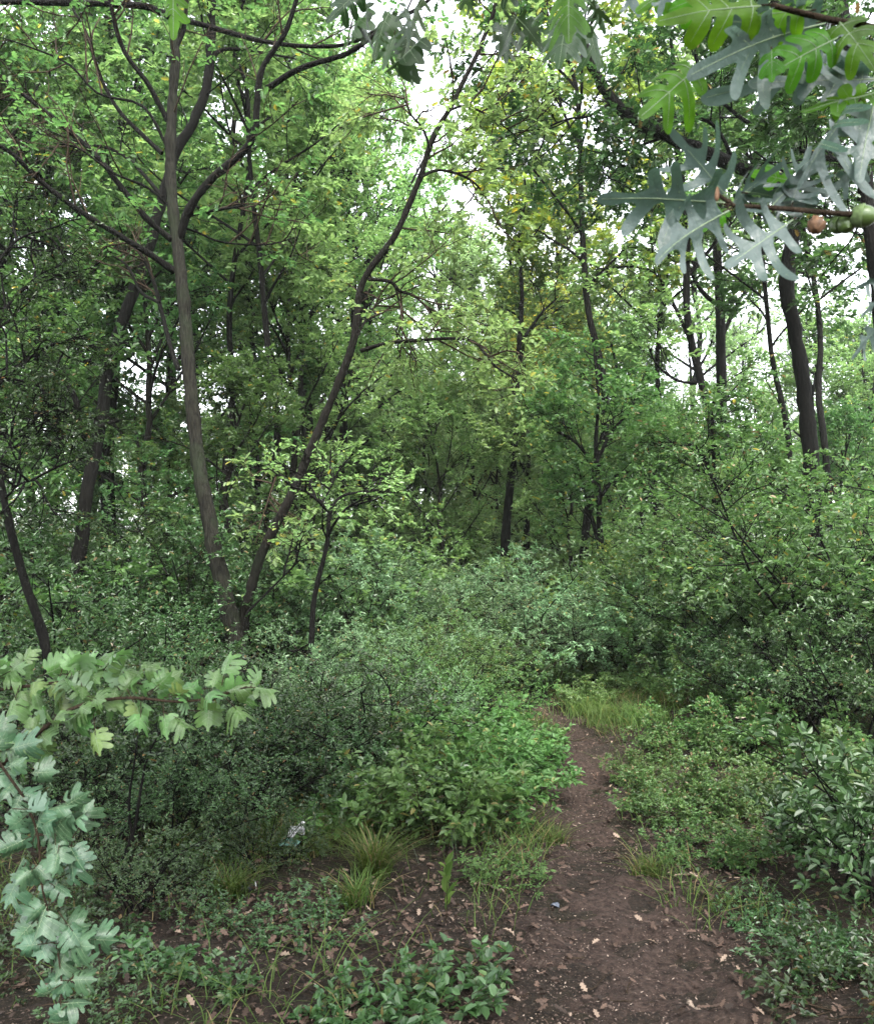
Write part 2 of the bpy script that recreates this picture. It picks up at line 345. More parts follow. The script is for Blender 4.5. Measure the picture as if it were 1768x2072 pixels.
def main_tree(name, label, cat, trunk, w0, w1, Y, dY, bark, limbs, spec, leafL, wr, m, lmat, seed, kind='oval', flare=.35, group=None, keep=1., t0=.3, usetrunk=True, r0=.012, extra=(), cull=None, limb_bark=None):
    rng = np.random.default_rng(seed)
    tp = px_line(trunk, Y, dY); gb = tp[0].copy(); gb[2] = gz(gb[0], gb[1]) - .05
    if tp[0][2] > gb[2] + .02: tp = np.vstack([gb[None], tp])
    base = np.array([gb[0], gb[1], gb[2] + .05])
    root = empty(name, base, label, cat, group)
    q = limb_mesh("trunk", tp, w0, w1, Y, bark, root, base, 14, K=len(tp) * 4, flare=flare, seed=seed)
    ls = [q[len(q) // 2:]] if usetrunk else []
    for i, (pts, a, b, dy) in enumerate(limbs):
        p0 = np.array(pts[0]); # depth of the limb's start = depth of the trunk there
        vv = tp[:, 2]; z0 = P(pts[0][0], pts[0][1], Y)[2]
        ys = float(np.interp(z0, q[:, 2], q[:, 1])) if q[-1, 2] > q[0, 2] else Y
        l = limb_mesh("limb", px_line(pts, ys, dy), a * 1.12, b * 1.12, Y, limb_bark or bark, root, base, 8, seed=seed * 50 + i)
        ls.append(l)
    ls += [np.asarray(e) for e in extra]
    if spec: crown_from(ls, base, rng, spec, leafL, wr, m, lmat, B_TWIG if bark is not B_DARK else B_DARK, root, kind, r0=r0, keep=keep, t0=t0, cull=cull)
    return root

main_tree("oak_tree", "grey-barked tree with many bare limbs fanning out, left of the leaning dark trunk", "tree",
    [(488, 1400), (480, 1320), (468, 1260), (450, 1180), (432, 1100), (420, 1030), (405, 960), (395, 880), (385, 780), (378, 680), (370, 590), (362, 520), (355, 460), (347, 380), (345, 300), (350, 200), (355, 120), (352, 40), (350, -60), (355, -200)], 34, 17, 10, .6, B_GREY,
    [([(365, 480), (385, 420), (430, 360), (490, 310), (515, 270), (520, 210), (530, 140), (575, 70), (600, 0), (615, -80)], 17, 7, -.8),
     ([(540, 180), (585, 150), (630, 130), (710, 105), (790, 45), (850, 15), (900, -30)], 12, 6, -.7),
     ([(340, 245), (300, 170), (250, 100), (225, 10), (215, -60)], 11, 6, -.5),
     ([(328, 310), (250, 235), (215, 180), (195, 130), (175, 65), (150, 20), (120, -50)], 9, 4, .4),
     ([(348, 485), (300, 445), (255, 390), (200, 320), (140, 265), (85, 220), (0, 155), (-60, 110)], 12, 6, -.6),
     ([(355, 550), (305, 515), (240, 475), (190, 445), (145, 415), (75, 360), (25, 310), (-30, 280)], 14, 7, -1.),
     ([(362, 748), (345, 700), (325, 620), (308, 560), (280, 508), (216, 460)], 10, 5, .4),
     ([(322, 612), (285, 590), (260, 540), (225, 515)], 7, 3, .3),
     ([(375, 440), (400, 432), (440, 425), (500, 415)], 7, 4, -.3),
     ([(368, 460), (400, 470), (450, 490), (540, 495), (600, 480)], 5, 2.5, .5),
     ([(350, 110), (372, 60), (378, 0), (385, -60)], 10, 6, .2),
     ([(352, 38), (300, 15), (250, 9), (120, 6), (0, 4), (-80, 8)], 13, 9, -.6), ([(352, 36), (390, 45), (435, 57), (525, 82), (610, 93), (700, 90), (760, 62), (800, 40)], 11, 6, -.5),
     ([(340, 300), (290, 215), (200, 190), (140, 130), (60, 95), (0, 75)], 6, 3, -.4), ([(345, 420), (300, 380), (230, 350), (160, 300), (110, 290)], 6, 3, -.6)],
    [(6, 1.1, 50, .05), (4, .6, 50, .0), (3, .32, 45, 0)], .09, .6, 6, L_OAK, 11, 'oak', keep=.34, t0=.4, limb_bark=B_DARK)
main_tree("oak_tree", "dark slender trunk leaning right across the middle, rising to the gap of sky", "tree",
    [(478, 1400), (490, 1280), (505, 1200), (530, 1120), (560, 1060), (590, 1000), (620, 930), (645, 870), (670, 810), (695, 750), (715, 690), (722, 640), (728, 590), (745, 550), (775, 510), (800, 475), (825, 420), (850, 360), (868, 300), (885, 260), (910, 220), (940, 160), (965, 110), (985, 60), (1000, 20), (1010, -40)], 23, 7, 10.2, -1., B_MID,
    [([(730, 710), (780, 695), (850, 688), (910, 685), (960, 692), (1000, 740), (1050, 770)], 8, 3, -.5),
     ([(745, 565), (790, 570), (810, 590), (840, 600), (880, 640)], 7, 3, .3),
     ([(795, 572), (805, 600), (812, 650), (800, 690)], 4, 2, .2),
     ([(722, 680), (745, 640), (770, 610), (800, 600)], 5, 2, .5),
     ([(850, 360), (880, 345), (920, 350), (960, 370), (990, 410)], 6, 3, .5),
     ([(870, 300), (855, 260), (830, 230), (815, 190)], 5, 2, -.3),
     ([(905, 225), (940, 215), (990, 235), (1050, 280)], 5, 2, .6),
     ([(600, 985), (560, 960), (545, 1010), (535, 1060)], 4, 2, .6)],
    [(6, .9, 55, .03), (4, .55, 50, .0), (3, .3, 45, 0)], .085, .6, 8, L_LIME, 12, 'oak', keep=.8, t0=.3)
main_tree("oak_tree", "dark forked trunk at the left with a broken bare snag on its left fork", "tree",
    [(145, 1370), (150, 1190), (165, 1100), (175, 1000), (190, 930), (205, 850), (222, 740), (245, 660), (275, 580), (300, 510), (318, 440), (335, 380), (360, 300), (395, 240), (420, 170), (428, 60), (430, -40), (440, -150)], 28, 19, 11, 1., B_DARK,
    [([(192, 925), (178, 900), (165, 860), (150, 800), (110, 740), (70, 690)], 16, 6, -.4),
     ([(240, 850), (190, 868), (140, 880), (75, 910)], 9, 4, -.6),
     ([(425, 130), (450, 100), (520, 105), (600, 120)], 9, 4, .4),
     ([(330, 400), (270, 330), (220, 300), (150, 290)], 9, 4, .8)],
    [(6, 1.1, 50, .06), (4, .6, 50, .0), (4, .32, 45, 0)], .09, .6, 9, L_OAK, 13, 'oak', t0=.3)
main_tree("small_leaved_tree", "thin dark tree at the left edge with dense small dark leaves", "tree",
    [(105, 1420), (95, 1320), (80, 1260), (55, 1190), (35, 1120), (15, 1040), (0, 960), (-20, 880), (-30, 780), (-25, 650), (-10, 520), (-30, 400)], 21, 9, 7.2, .3, B_DARK,
    [([(-5, 940), (40, 880), (90, 870)], 6, 3, .3),
     ([(-25, 800), (40, 740), (100, 700), (160, 690)], 7, 3, .4), ([(-28, 700), (30, 600), (90, 560), (150, 560)], 7, 3, .5),
     ([(-20, 560), (20, 500), (70, 470), (120, 480)], 6, 3, .2), ([(10, 1010), (40, 980), (80, 970)], 5, 2, -.3),
     ([(-25, 760), (40, 770), (90, 790), (130, 850)], 6, 3, .4)],
    [(7, .7, 55, .0), (5, .4, 50, -.02), (4, .22, 45, -.03)], .036, .5, 12, L_DARK, 14, 'kite', t0=.2, keep=.75)
main_tree("sapling", "small dark sapling forking into a Y, right of the leaning trunk's foot", "sapling",
    [(628, 1400), (630, 1310), (633, 1240), (640, 1190), (655, 1130), (663, 1090), (666, 1040), (672, 1020)], 15, 8, 8.6, .1, B_DARK,
    [([(666, 1036), (652, 1022), (640, 1010), (610, 990), (580, 985)], 7, 3, -.3), ([(640, 1010), (630, 985), (618, 955)], 5, 2, .3),
     ([(668, 1030), (690, 1005), (730, 995), (770, 990)], 6, 3, .2), ([(664, 1085), (675, 1062), (705, 1025), (740, 1010)], 6, 2.5, -.3),
     ([(650, 1018), (665, 995), (672, 980)], 4, 2, .2), ([(500, 1240), (540, 1200), (580, 1160), (610, 1130)], 5, 2.5, 0)],
    [(3, .5, 50, .1), (4, .35, 50, .0), (3, .2, 45, 0)], .055, .55, 6, L_LIME, 15, 'oval', t0=.6, keep=.5)

main_tree("sapling", "thin dark forked stem in the shaded undergrowth right of the hanging oak leaves", "sapling",
    [(195, 1850), (210, 1830), (235, 1770), (262, 1710), (275, 1665), (285, 1600), (300, 1530), (330, 1470)], 11, 3, 4.25, .2, B_DARK,
    [([(268, 1690), (262, 1650), (264, 1600), (276, 1520), (280, 1480)], 6, 2.5, .1), ([(225, 1800), (270, 1785), (320, 1750), (345, 1730)], 6, 2.5, -.1)],
    [(5, .2, 50, .05), (3, .12, 50, .0)], .03, .55, 5, L_DARK, 25, 'oval', t0=.4, flare=.1, r0=.003)
# right-hand trees
main_tree("oak_tree", "thick dark trunk at the right whose bent top runs up left as a black limb", "tree",
    [(1660, 1420), (1650, 1150), (1640, 960), (1630, 830), (1615, 720), (1600, 640), (1590, 570), (1597, 510), (1608, 450), (1612, 405)], 35, 27, 11, 0, B_DARK,
    [([(1612, 412), (1590, 378), (1560, 360), (1500, 340), (1430, 310), (1350, 275), (1290, 245), (1240, 205), (1200, 140), (1180, 90), (1165, 40), (1150, -30)], 30, 14, -.8),
     ([(1490, 338), (1440, 250), (1360, 238), (1290, 260)], 8, 4, -.8), ([(1570, 275), (1500, 240), (1420, 160), (1400, 60)], 9, 4, -.2),
     ([(1600, 440), (1640, 380), (1690, 300), (1700, 200)], 16, 8, .5),
     ([(1240, 205), (1190, 235), (1150, 240), (1100, 260)], 6, 3, -.4), ([(1195, 130), (1130, 95), (1060, 85), (1010, 90)], 8, 3, -.3),
     ([(1350, 275), (1280, 300), (1220, 320), (1200, 360)], 6, 3, .5)],
    [(9, 1.1, 55, .08), (5, .6, 50, .0), (4, .32, 45, 0)], .09, .6, 9, L_DARK, 16, 'oak', usetrunk=False, t0=.25, keep=.6)
main_tree("oak_tree", "dark trunk rising along the right edge behind the pair of green acorns", "tree",
    [(1800, 1500), (1795, 1100), (1785, 700), (1775, 560), (1762, 470), (1748, 370), (1738, 250), (1722, 150), (1700, 0), (1680, -160)], 44, 24, 9.5, 0, B_DARK,
    [([(1748, 362), (1700, 330), (1660, 315), (1600, 300)], 14, 6, -.4), ([(1735, 240), (1690, 180), (1600, 120), (1500, 60)], 14, 6, -1.),
     ([(1720, 140), (1640, 50), (1560, 0), (1450, -60)], 14, 6, .5), ([(1760, 470), (1720, 440), (1690, 450)], 10, 5, .3)],
    [(8, 1.1, 55, .08), (5, .6, 50, .0), (4, .32, 45, 0)], .09, .6, 9, L_DARK, 17, 'oak', t0=.3, keep=.6)
main_tree("oak_tree", "slim dark trunk bending slightly, left one of the two behind the pale leaf spray", "tree",
    [(1460, 1330), (1450, 1000), (1440, 880), (1425, 800), (1405, 720), (1390, 640), (1388, 560), (1390, 480), (1385, 400), (1375, 330), (1360, 240), (1362, 130), (1350, 20), (1352, -70)], 24, 5, 16, 0, B_DARK,
    [([(1400, 700), (1360, 610), (1330, 560), (1290, 540), (1200, 545)], 8, 3, .5), ([(1410, 775), (1370, 770), (1330, 740), (1310, 700)], 6, 3, .4),
     ([(1388, 560), (1440, 500), (1480, 450)], 9, 5, .6)],
    [(8, 1.4, 55, .08), (5, .8, 50, .0), (4, .45, 45, 0)], .11, .6, 9, L_LIME, 18, 'oval', t0=.2, keep=.45)
main_tree("oak_tree", "straight dark trunk close beside the slim bending one, right of it", "tree",
    [(1475, 1300), (1468, 1000), (1460, 830), (1458, 700), (1455, 600), (1450, 520), (1455, 430), (1465, 300), (1460, 180), (1470, 60), (1468, -60)], 30, 6, 20, 0, B_DARK,
    [([(1455, 620), (1420, 590), (1390, 540), (1360, 520)], 9, 4, -.4), ([(1456, 690), (1500, 600), (1540, 560)], 9, 4, .5), ([(1455, 450), (1500, 380), (1560, 330)], 10, 5, .6)],
    [(8, 1.6, 55, .08), (5, .9, 50, .0), (4, .5, 45, 0)], .12, .6, 9, L_OAK, 19, 'oval', t0=.2, keep=.45)
main_tree("oak_tree", "dark straight trunk in the centre with leafy shoots, behind the blue-green mound", "tree",
    [(1018, 1300), (1022, 1110), (1027, 1030), (1035, 950), (1042, 870), (1048, 780), (1050, 700), (1056, 600), (1050, 500), (1062, 400), (1058, 330)], 24, 3, 18, 0, B_DARK,
    [([(1042, 870), (1070, 820), (1110, 790)], 7, 3, -.5), ([(1046, 800), (1010, 750), (960, 720)], 7, 3, .5), ([(1030, 990), (1060, 950), (1080, 900)], 5, 2, -.4), ([(1050, 700), (1090, 640), (1130, 600)], 7, 3, .2)],
    [(8, 1.3, 55, .05), (5, .8, 50, .0), (4, .45, 45, 0)], .1, .6, 9, L_LIME, 20, 'oval', t0=.1)
main_tree("oak_tree", "short dark double trunk beyond the bend of the path", "tree",
    [(1222, 1340), (1220, 1165), (1214, 1110), (1212, 1050), (1210, 980), (1205, 900), (1210, 800), (1200, 700)], 20, 4, 14.5, 0, B_DARK,
    [([(1214, 1120), (1206, 1080), (1195, 1040), (1180, 980)], 10, 5, 0.2), ([(1212, 1010), (1250, 960), (1300, 955), (1360, 950)], 7, 4, -.3), ([(1208, 960), (1170, 900), (1120, 870)], 7, 4, .2), ([(1208, 930), (1240, 870), (1280, 830)], 7, 4, .2)],
    [(7, 1.0, 55, .05), (5, .7, 50, .0), (4, .4, 45, -.02)], .085, .6, 9, L_OAK, 21, 'oval', t0=.15)
main_tree("oak_tree", "dark trunk stub under overhanging leaves, right of the yellow-green bush", "tree",
    [(1448, 1340), (1445, 1200), (1442, 1120), (1440, 1050), (1445, 960), (1440, 870), (1446, 790)], 22, 4, 13, 0, B_DARK,
    [([(1442, 1080), (1400, 1020), (1350, 1000), (1300, 1010)], 8, 4, -.5), ([(1442, 1040), (1480, 980), (1540, 950)], 8, 4, -.3), ([(1444, 980), (1420, 920), (1380, 890)], 7, 4, 0)],
    [(8, 1.0, 55, .03), (5, .7, 50, .0), (4, .4, 45, -.02)], .07, .6, 10, L_BRAM, 22, 'oval', t0=.1)
main_tree("oak_tree", "dark upright trunk seen between the grey tree and the leaning trunk", "tree",
    [(520, 1320), (517, 1000), (515, 900), (512, 780), (505, 650), (495, 540), (480, 430), (470, 300), (480, 180), (470, 60), (475, -80)], 26, 5, 19, 0, B_DARK,
    [([(508, 680), (540, 640), (560, 600), (590, 530), (625, 450)], 13, 6, .6), ([(514, 820), (560, 760), (600, 740)], 8, 4, -.4), ([(500, 580), (450, 500), (400, 470)], 9, 4, .6)],
    [(8, 1.5, 55, .06), (5, .9, 50, .0), (4, .5, 45, 0)], .11, .6, 9, L_OAK, 23, 'oval', t0=.15)

# ------------------------------------------------------------------ generic woodland trees (several builds, copied)
def gen_tree(name, label, seed, H, cb, spread, leafL, m, lmat, bark, nl=17, rad=.14, kind='kite', keep=.68):
    r = np.random.default_rng(seed); root = empty(name, (0, 0, 0), label, "tree")
    t = np.linspace(0, 1, 14); tr = np.stack([np.cumsum(r.normal(0, .12, 14)), np.cumsum(r.normal(0, .12, 14)), t * H - .1], 1); tr[:, :2] -= tr[0, :2]
    tq = resample(tr, 28); R = rad * (1 - .82 * np.linspace(0, 1, 28)) * (1 + .5 * np.exp(-np.linspace(0, 1, 28) * 25))
    V, F = tubes(tq[None], R[None], 10, .04, r); mb = MB(); mb.add(V, F, .5, 0, True)
    limbs = []
    for i in range(nl):
        tt = cb + (1 - cb) * (i + r.uniform(.1, .9)) / nl; a = i * 2.4 + r.uniform(-.5, .5); k = tt * 27; p0 = tq[int(k)]
        prof = math.sin(min(1, (tt - cb) / (1 - cb) * .8 + .28) * math.pi) ** .7
        L = spread * prof * r.uniform(.75, 1.2); el = math.radians(r.uniform(15, 45) + 25 * tt)
        d = np.array([math.cos(a) * math.cos(el), math.sin(a) * math.cos(el), math.sin(el)]); pts = [p0]
        for s in range(5):
            d = vn(d + r.normal(0, .13, 3) + np.array([0, 0, .03])); pts.append(pts[-1] + d * L / 5)
        limbs.append(np.array(pts))
    LP = np.stack([resample(q, 8) for q in limbs]); V, F = tubes(LP, np.linspace(rad * .33, rad * .1, 8)[None] * np.ones((nl, 1)), 6); mb.add(V, F, .5, 0, True)
    mb.build("trunk", [bark], root)
    crown_from(limbs, np.zeros(3), r, [(6, spread * .4, 50, .05), (5, spread * .24, 50, 0), (4, spread * .13, 45, 0)], leafL, .6, m, lmat, bark, root, kind, r0=rad * .11, t0=.2, keep=keep)
    return root
G = [gen_tree("woodland_tree", "x", 31, 12, .25, 3.2, .115, 10, L_OAK, B_DARK),
     gen_tree("woodland_tree", "x", 32, 10, .2, 2.9, .105, 10, L_LIME, B_MID, nl=19, rad=.11),
     gen_tree("woodland_tree", "x", 33, 14, .35, 3.4, .125, 10, L_OAK, B_DARK, nl=18, rad=.17),
     gen_tree("woodland_tree", "x", 34, 6, .12, 2.3, .085, 11, L_LIME, B_MID, nl=16, rad=.07)]
used = set(); rT = np.random.default_rng(77)
def put_tree(k, u, Y, sc, label, mat=None, group=None):
    x = X(u, Y); loc = (x, Y, float(gz(x, Y)) * (Y < 30)); rz = rT.uniform(0, 6.28); s3 = (sc * rT.uniform(.9, 1.1), sc * rT.uniform(.9, 1.1), sc)
    if k not in used:
        used.add(k); o = G[k]; o.location = loc; o.rotation_euler = (0, 0, rz); o.scale = s3; o['label'] = label
        if group: o['group'] = group
    else: o = dup(G[k], loc, rz, s3, label, group)
    if mat: foliage_mat(o, mat)
    return o
GT = [  # build, u, distance, scale, label, leaf
 (0, 30, 15.5, .95, "leafy woodland tree filling the upper left corner behind the fanning limbs", L_OAK),
 (2, 210, 18, 1.0, "tall woodland tree behind the dark forked trunk", L_OAK),
 (1, 300, 16.5, .9, "mid-height leafy tree behind the foot of the grey tree", L_OAK),
 (0, 420, 24, 1.1, "tall woodland tree whose crown shows either side of the grey trunk's top", L_LIME),
 (1, 590, 17, .85, "bright green tree between the grey trunk and the leaning trunk", L_LIME),
 (2, 700, 22, .9, "tall woodland tree behind the upper bend of the leaning trunk", L_LIME),
 
 (1, 840, 27, .82, "pale green tree below the sky gap, behind the leaning trunk", L_VEIL),
 (3, 900, 19, .9, "low light green tree left of the straight centre trunk", L_LIME),
 (0, 1010, 31, .85, "yellowing tree under the right side of the sky gap", L_YEL),
 (1, 1120, 25, .95, "yellow-green tree right of the straight centre trunk", L_YEL),
 (3, 1130, 16.5, .8, "low round green tree right behind the straight centre trunk", L_LIME),
 (2, 1240, 29, .7, "light green tree left of the slim bending trunk at the right", L_VEIL),
 (3, 1290, 18, .8, "low leafy tree behind the short double trunk", L_LIME),
 (1, 1390, 32, .8, "pale distant tree behind the slim bending trunk", L_VEIL),
 (3, 1500, 24, .75, "low tree between the straight dark trunk and the thick one at the right", L_LIME),
 (3, 1690, 17, .75, "low tree between the thick trunk and the right edge", L_OAK),
 (1, 1760, 30, .65, "pale tree at the right edge under the pale leaf spray", L_LIME),
 (3, 470, 13, .75, "low leafy tree standing just behind the foot of the grey tree and the leaning trunk", L_OAK),
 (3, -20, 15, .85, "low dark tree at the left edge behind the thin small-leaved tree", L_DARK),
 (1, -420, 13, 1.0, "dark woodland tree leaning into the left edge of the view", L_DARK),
]
GT += [
 (2, 110, 23, 1.05, "tall tree filling the gap left of the dark forked trunk's bend", L_OAK), (0, -60, 19, 1.1, "tall tree at the upper left edge, farther back", L_OAK),
 (2, 330, 27, 1.15, "tall tree right behind the top of the grey trunk", L_OAK), (0, 520, 30, 1.2, "tall pale tree between grey trunk and leaning trunk, far back", L_LIME),
 (2, 640, 33, 1.15, "tall pale tree left of the leaning trunk's upper bend, far back", L_VEIL), (0, 760, 36, 1.05, "pale tree just left of the sky gap, far back", L_VEIL),
 (2, 1080, 38, 1.05, "yellow-green tall tree at the right edge of the sky gap", L_YEL), (0, 1180, 34, 1.05, "tall light tree behind the black limb's hanging end", L_VEIL),
 (0, 1560, 40, .85, "pale tree left of the thick right-hand trunk, far back", L_LIME),
 (0, 1830, 40, .85, "pale tree at the right edge beyond the sky patch", L_LIME),
 (1, 960, 23, .7, "low bright tree just left of the straight centre trunk, farther back", L_LIME), 
 (1, 1230, 21, .75, "bright low tree left of the slim bending trunk", L_LIME), (3, 1420, 15, 0.55, "low tree around the feet of the two slim trunks", L_LIME), (3, 1590, 14, 0.55, "low tree around the foot of the thick right-hand trunk", L_OAK),
]
GT += [
 (0, 620, 19.5, 1.1, "tall tree whose crown fills the top between the two front trunks", L_LIME),
 (2, 720, 26, 1.2, "tall tree just left of the leaning trunk's tip, farther back", L_LIME), (2, 880, 34, 1.12, "slender pale tree standing up into the sky gap", L_VEIL),
 (2, 1000, 44, 1.1, "hazy yellow-green tree at the bottom of the sky gap", L_YEL), (2, 1140, 29, 1.05, "tall yellow-green tree right of the sky gap", L_YEL),
 (0, 1230, 38, 1.2, "tall pale tree behind the pale leaf spray's left tip", L_VEIL), (2, 1400, 33, 1.1, "tall pale tree behind the two slim trunks", L_VEIL),
 (0, 1700, 34, .95, "light tree showing right of the thick trunk", L_LIME), (2, -30, 30, 1.1, "tall far tree at the left edge", L_OAK), (0, 180, 33, 1.2, "tall far tree behind the dark snag", L_LIME)]
G.append(gen_tree("woodland_tree", "x", 35, 12, .5, 2.3, .11, 10, L_OAK, B_DARK, nl=13, rad=.075))
GT += [(4, 95, 16, 1.0, "slender bare-stemmed tree just left of the dark forked trunk", L_OAK), (4, 410, 15, 1.05, "slender stem right behind the grey trunk", L_LIME),
 (4, 545, 14, 1., "slender bare-stemmed tree in the V of the two trunks", L_LIME), (4, 640, 18, 1.15, "slender dark stem farther back in the V, near the leaning trunk", L_LIME),
 
 (4, 1090, 20, 1.1, "thin dark stem just right of the straight centre trunk", L_LIME), (4, 1170, 17, 1.2, "slender stem left of the short double trunk, its crown by the black limb", L_YEL),
 (4, 1300, 19, 1.1, "slender stem between the double trunk and the slim bending trunk", L_LIME), (4, 1560, 17, 1., "slender stem just left of the thick right-hand trunk", L_OAK), (4, 1715, 15, 1., "slender stem right of the thick right-hand trunk", L_OAK),
 (4, 250, 20, 1.2, "slender far stem between the forked trunk and the grey trunk", L_OAK), (0, 1650, 27, 0.8, "leafy tree filling the right side behind the thick trunk", L_LIME),
 ]
GT += [(3, 735, 22.5, .9, "low pale tree behind the forked sapling's top", L_VEIL), (3, 880, 21, .85, "low pale tree above the pale bush left of the mound", L_VEIL), (3, 990, 23, 1., "low pale tree just left of the straight centre trunk", L_VEIL), (1, 830, 30, .85, "pale tree filling the centre left of the straight trunk, far back", L_VEIL), (1, 1110, 31, .9, "pale tree filling the centre right of the straight trunk, far back", L_VEIL), (3, 1260, 24, .95, "low pale tree right behind the double trunk", L_VEIL), (2, 950, 41, 1.2, "tall pale tree at the bottom right of the sky gap, far back", L_VEIL), (0, 1490, 43, 1.15, "tall pale tree showing between the slim trunks and the thick trunk", L_VEIL), (0, 1775, 36, 1., "tall pale tree by the right edge, far back", L_VEIL), (0, 1640, 36, .85, "pale tree behind the thick right-hand trunk, far back", L_VEIL), (1, 1750, 25, .78, "light tree by the right edge below the sky patch", L_LIME), (3, 520, 21, .85, "low light tree seen through the V of the two trunks", L_LIME), (3, 690, 24, .95, "low light tree between leaning trunk and sapling top, far back", L_LIME),
 (3, 800, 22, .85, "low light tree left of the blue-green mound, farther back", L_LIME), (3, 940, 26, 1.05, "low pale tree right behind the blue-green mound", L_VEIL),
 (3, 1080, 23, .85, "low pale tree right of the straight centre trunk's foot", L_VEIL), (3, 1180, 25, 1., "low pale tree left of the double trunk, farther back", L_VEIL),
 (3, 1330, 22, .85, "low pale tree right of the double trunk, farther back", L_VEIL), (3, 360, 19, .85, "low tree seen between forked trunk and grey trunk, farther back", L_LIME), (3, 190, 19, .9, "low tree behind the dark forked trunk's foot", L_OAK)]
for k, u, Y, sc, lab, mt in GT: put_tree(k, u, Y, sc, lab, mt)
rF = np.random.default_rng(3)
for i in range(34):
    u = -80 + 1930 * (i + rF.uniform(0, .8)) / 34; Y = rF.uniform(36, 62)
    sc = rF.uniform(.75, 1.0) * (.72 if u > 1380 else 1.0) * (.95 if 820 < u < 1030 else 1.08)
    put_tree(int(rF.integers(0, 3)), u, Y, sc, "far tree merging into the pale green woodland at the very back", [L_VEIL, L_LIME, L_VEIL, L_YEL][int(rF.integers(0, 4))], "far trees at the back of the wood")
for i in range(13):
    u = 120 + 1600 * (i + rF.uniform(.1, .9)) / 13; Y = rF.uniform(27, 34)
    put_tree(3, u, Y, rF.uniform(.85, 1.1), "low far tree filling the view between the trunks at eye level", L_VEIL if u > 600 else L_LIME, "low far trees at eye level")

# ------------------------------------------------------------------ shrubs
def gen_shrub(name, cat, seed, H, W, ns, spec, leafL, wr, m, lmat, bark, kind='oval', jit=.4, rad=.012, lean=.6, t0=.25, up=.12):
    r = np.random.default_rng(seed); root = empty(name, (0, 0, 0), "x", cat); st = []
    for i in range(ns):
        a = i * 2.4 + r.uniform(-.4, .4); d = np.array([math.cos(a) * lean * r.uniform(.3, 1.2), math.sin(a) * lean * r.uniform(.3, 1.2), 1.]); d = vn(d)
        p = np.array([math.cos(a), math.sin(a), 0]) * W * .18 * r.uniform(0, 1) + np.array([0, 0, -.06]); pts = [p]; L = H * r.uniform(.75, 1.15)
        for s in range(5):
            d = vn(d + r.normal(0, .16, 3) + np.array([math.cos(a) * .1, math.sin(a) * .1, -.04])); pts.append(pts[-1] + d * L / 5)
        st.append(np.array(pts))
    SP = np.stack([resample(q, 8) for q in st]); V, F = tubes(SP, np.linspace(rad, rad * .35, 8)[None] * np.ones((ns, 1)), 5); mb = MB(); mb.add(V, F, .5, 0, True)
    mb.build("stem", [bark], root)
    crown_from(st, np.zeros(3), r, spec, leafL, wr, m, lmat, bark, root, kind, jit=jit, name="foliage", r0=rad * .4, t0=t0)
    return root
S = {
 'fine': gen_shrub("bush", "bush", 41, 1.15, 1.2, 12, [(6, .42, 50, .08), (4, .26, 50, .03), (3, .15, 45, 0)], .03, .5, 9, L_DARK, B_DARK, 'kite'),
 'priv': gen_shrub("bush", "bush", 42, 1.35, 1.3, 13, [(6, .5, 50, .08), (4, .3, 50, .03), (3, .17, 45, 0)], .036, .5, 9, L_PRIV, B_DARK, 'kite'),
 'grey': gen_shrub("bush", "bush", 43, 1.5, 1.5, 14, [(6, .55, 52, .06), (4, .34, 50, .02), (3, .19, 45, 0)], .042, .48, 10, L_GREY, B_MID, 'kite'),
 'tall': gen_shrub("bush", "bush", 44, 2.7, 2.2, 12, [(8, .85, 52, .06), (5, .48, 50, .01), (3, .25, 45, -.02)], .05, .52, 10, L_PRIV, B_DARK, 'oval', rad=.017),
 'mound': gen_shrub("bush", "bush", 45, 2.1, 2.4, 15, [(8, .8, 60, -.05), (5, .45, 50, -.1), (3, .25, 45, -.12)], .05, .5, 10, L_GREY, B_DARK, 'oval', rad=.012, lean=.75),
 'net': gen_shrub("nettle_clump", "plant", 46, .62, .7, 26, [(8, .16, 60, .05), (3, .08, 50, 0)], .048, .55, 5, L_NET, B_TWIG, 'oval', rad=.004, lean=.45, t0=.3),
 'bram': gen_shrub("bramble", "bramble", 47, .85, 1.1, 14, [(6, .34, 55, -.02), (4, .2, 50, -.03), (3, .11, 45, 0)], .045, .6, 9, L_BRAM, B_TWIG, 'oval', rad=.006, lean=1.4, t0=.15),
 'glos': gen_shrub("bush", "bush", 48, .95, .9, 13, [(6, .3, 50, .06), (3, .18, 45, .02)], .068, .48, 6, L_LAUR, B_DARK, 'oval', rad=.009, lean=.7),
 'herb': gen_shrub("leafy_plant", "plant", 49, .3, .35, 13, [(5, .1, 55, .0)], .055, .62, 5, L_NET, B_TWIG, 'oval', rad=.003, lean=.9, t0=.2),
 'hazel': gen_shrub("bush", "bush", 51, 2.2, 1.8, 8, [(5, .75, 55, .04), (4, .45, 50, .0), (3, .25, 45, -.02)], .085, .72, 6, L_LIME, B_DARK, 'oval', rad=.014, t0=.3),
 'shoot': gen_shrub("tall_weed", "plant", 52, 1.35, .8, 11, [(12, .16, 60, .12), (2, .09, 50, .05)], .048, .42, 5, L_GREY, B_TWIG, 'oval', rad=.005, lean=.25, t0=.25),
 'low': gen_shrub("leafy_plant", "plant", 50, .34, .5, 14, [(6, .16, 55, .03), (3, .08, 50, 0)], .028, .55, 6, L_PRIV, B_TWIG, 'kite', rad=.003, lean=1.1, t0=.15),
}
rS = np.random.default_rng(9)
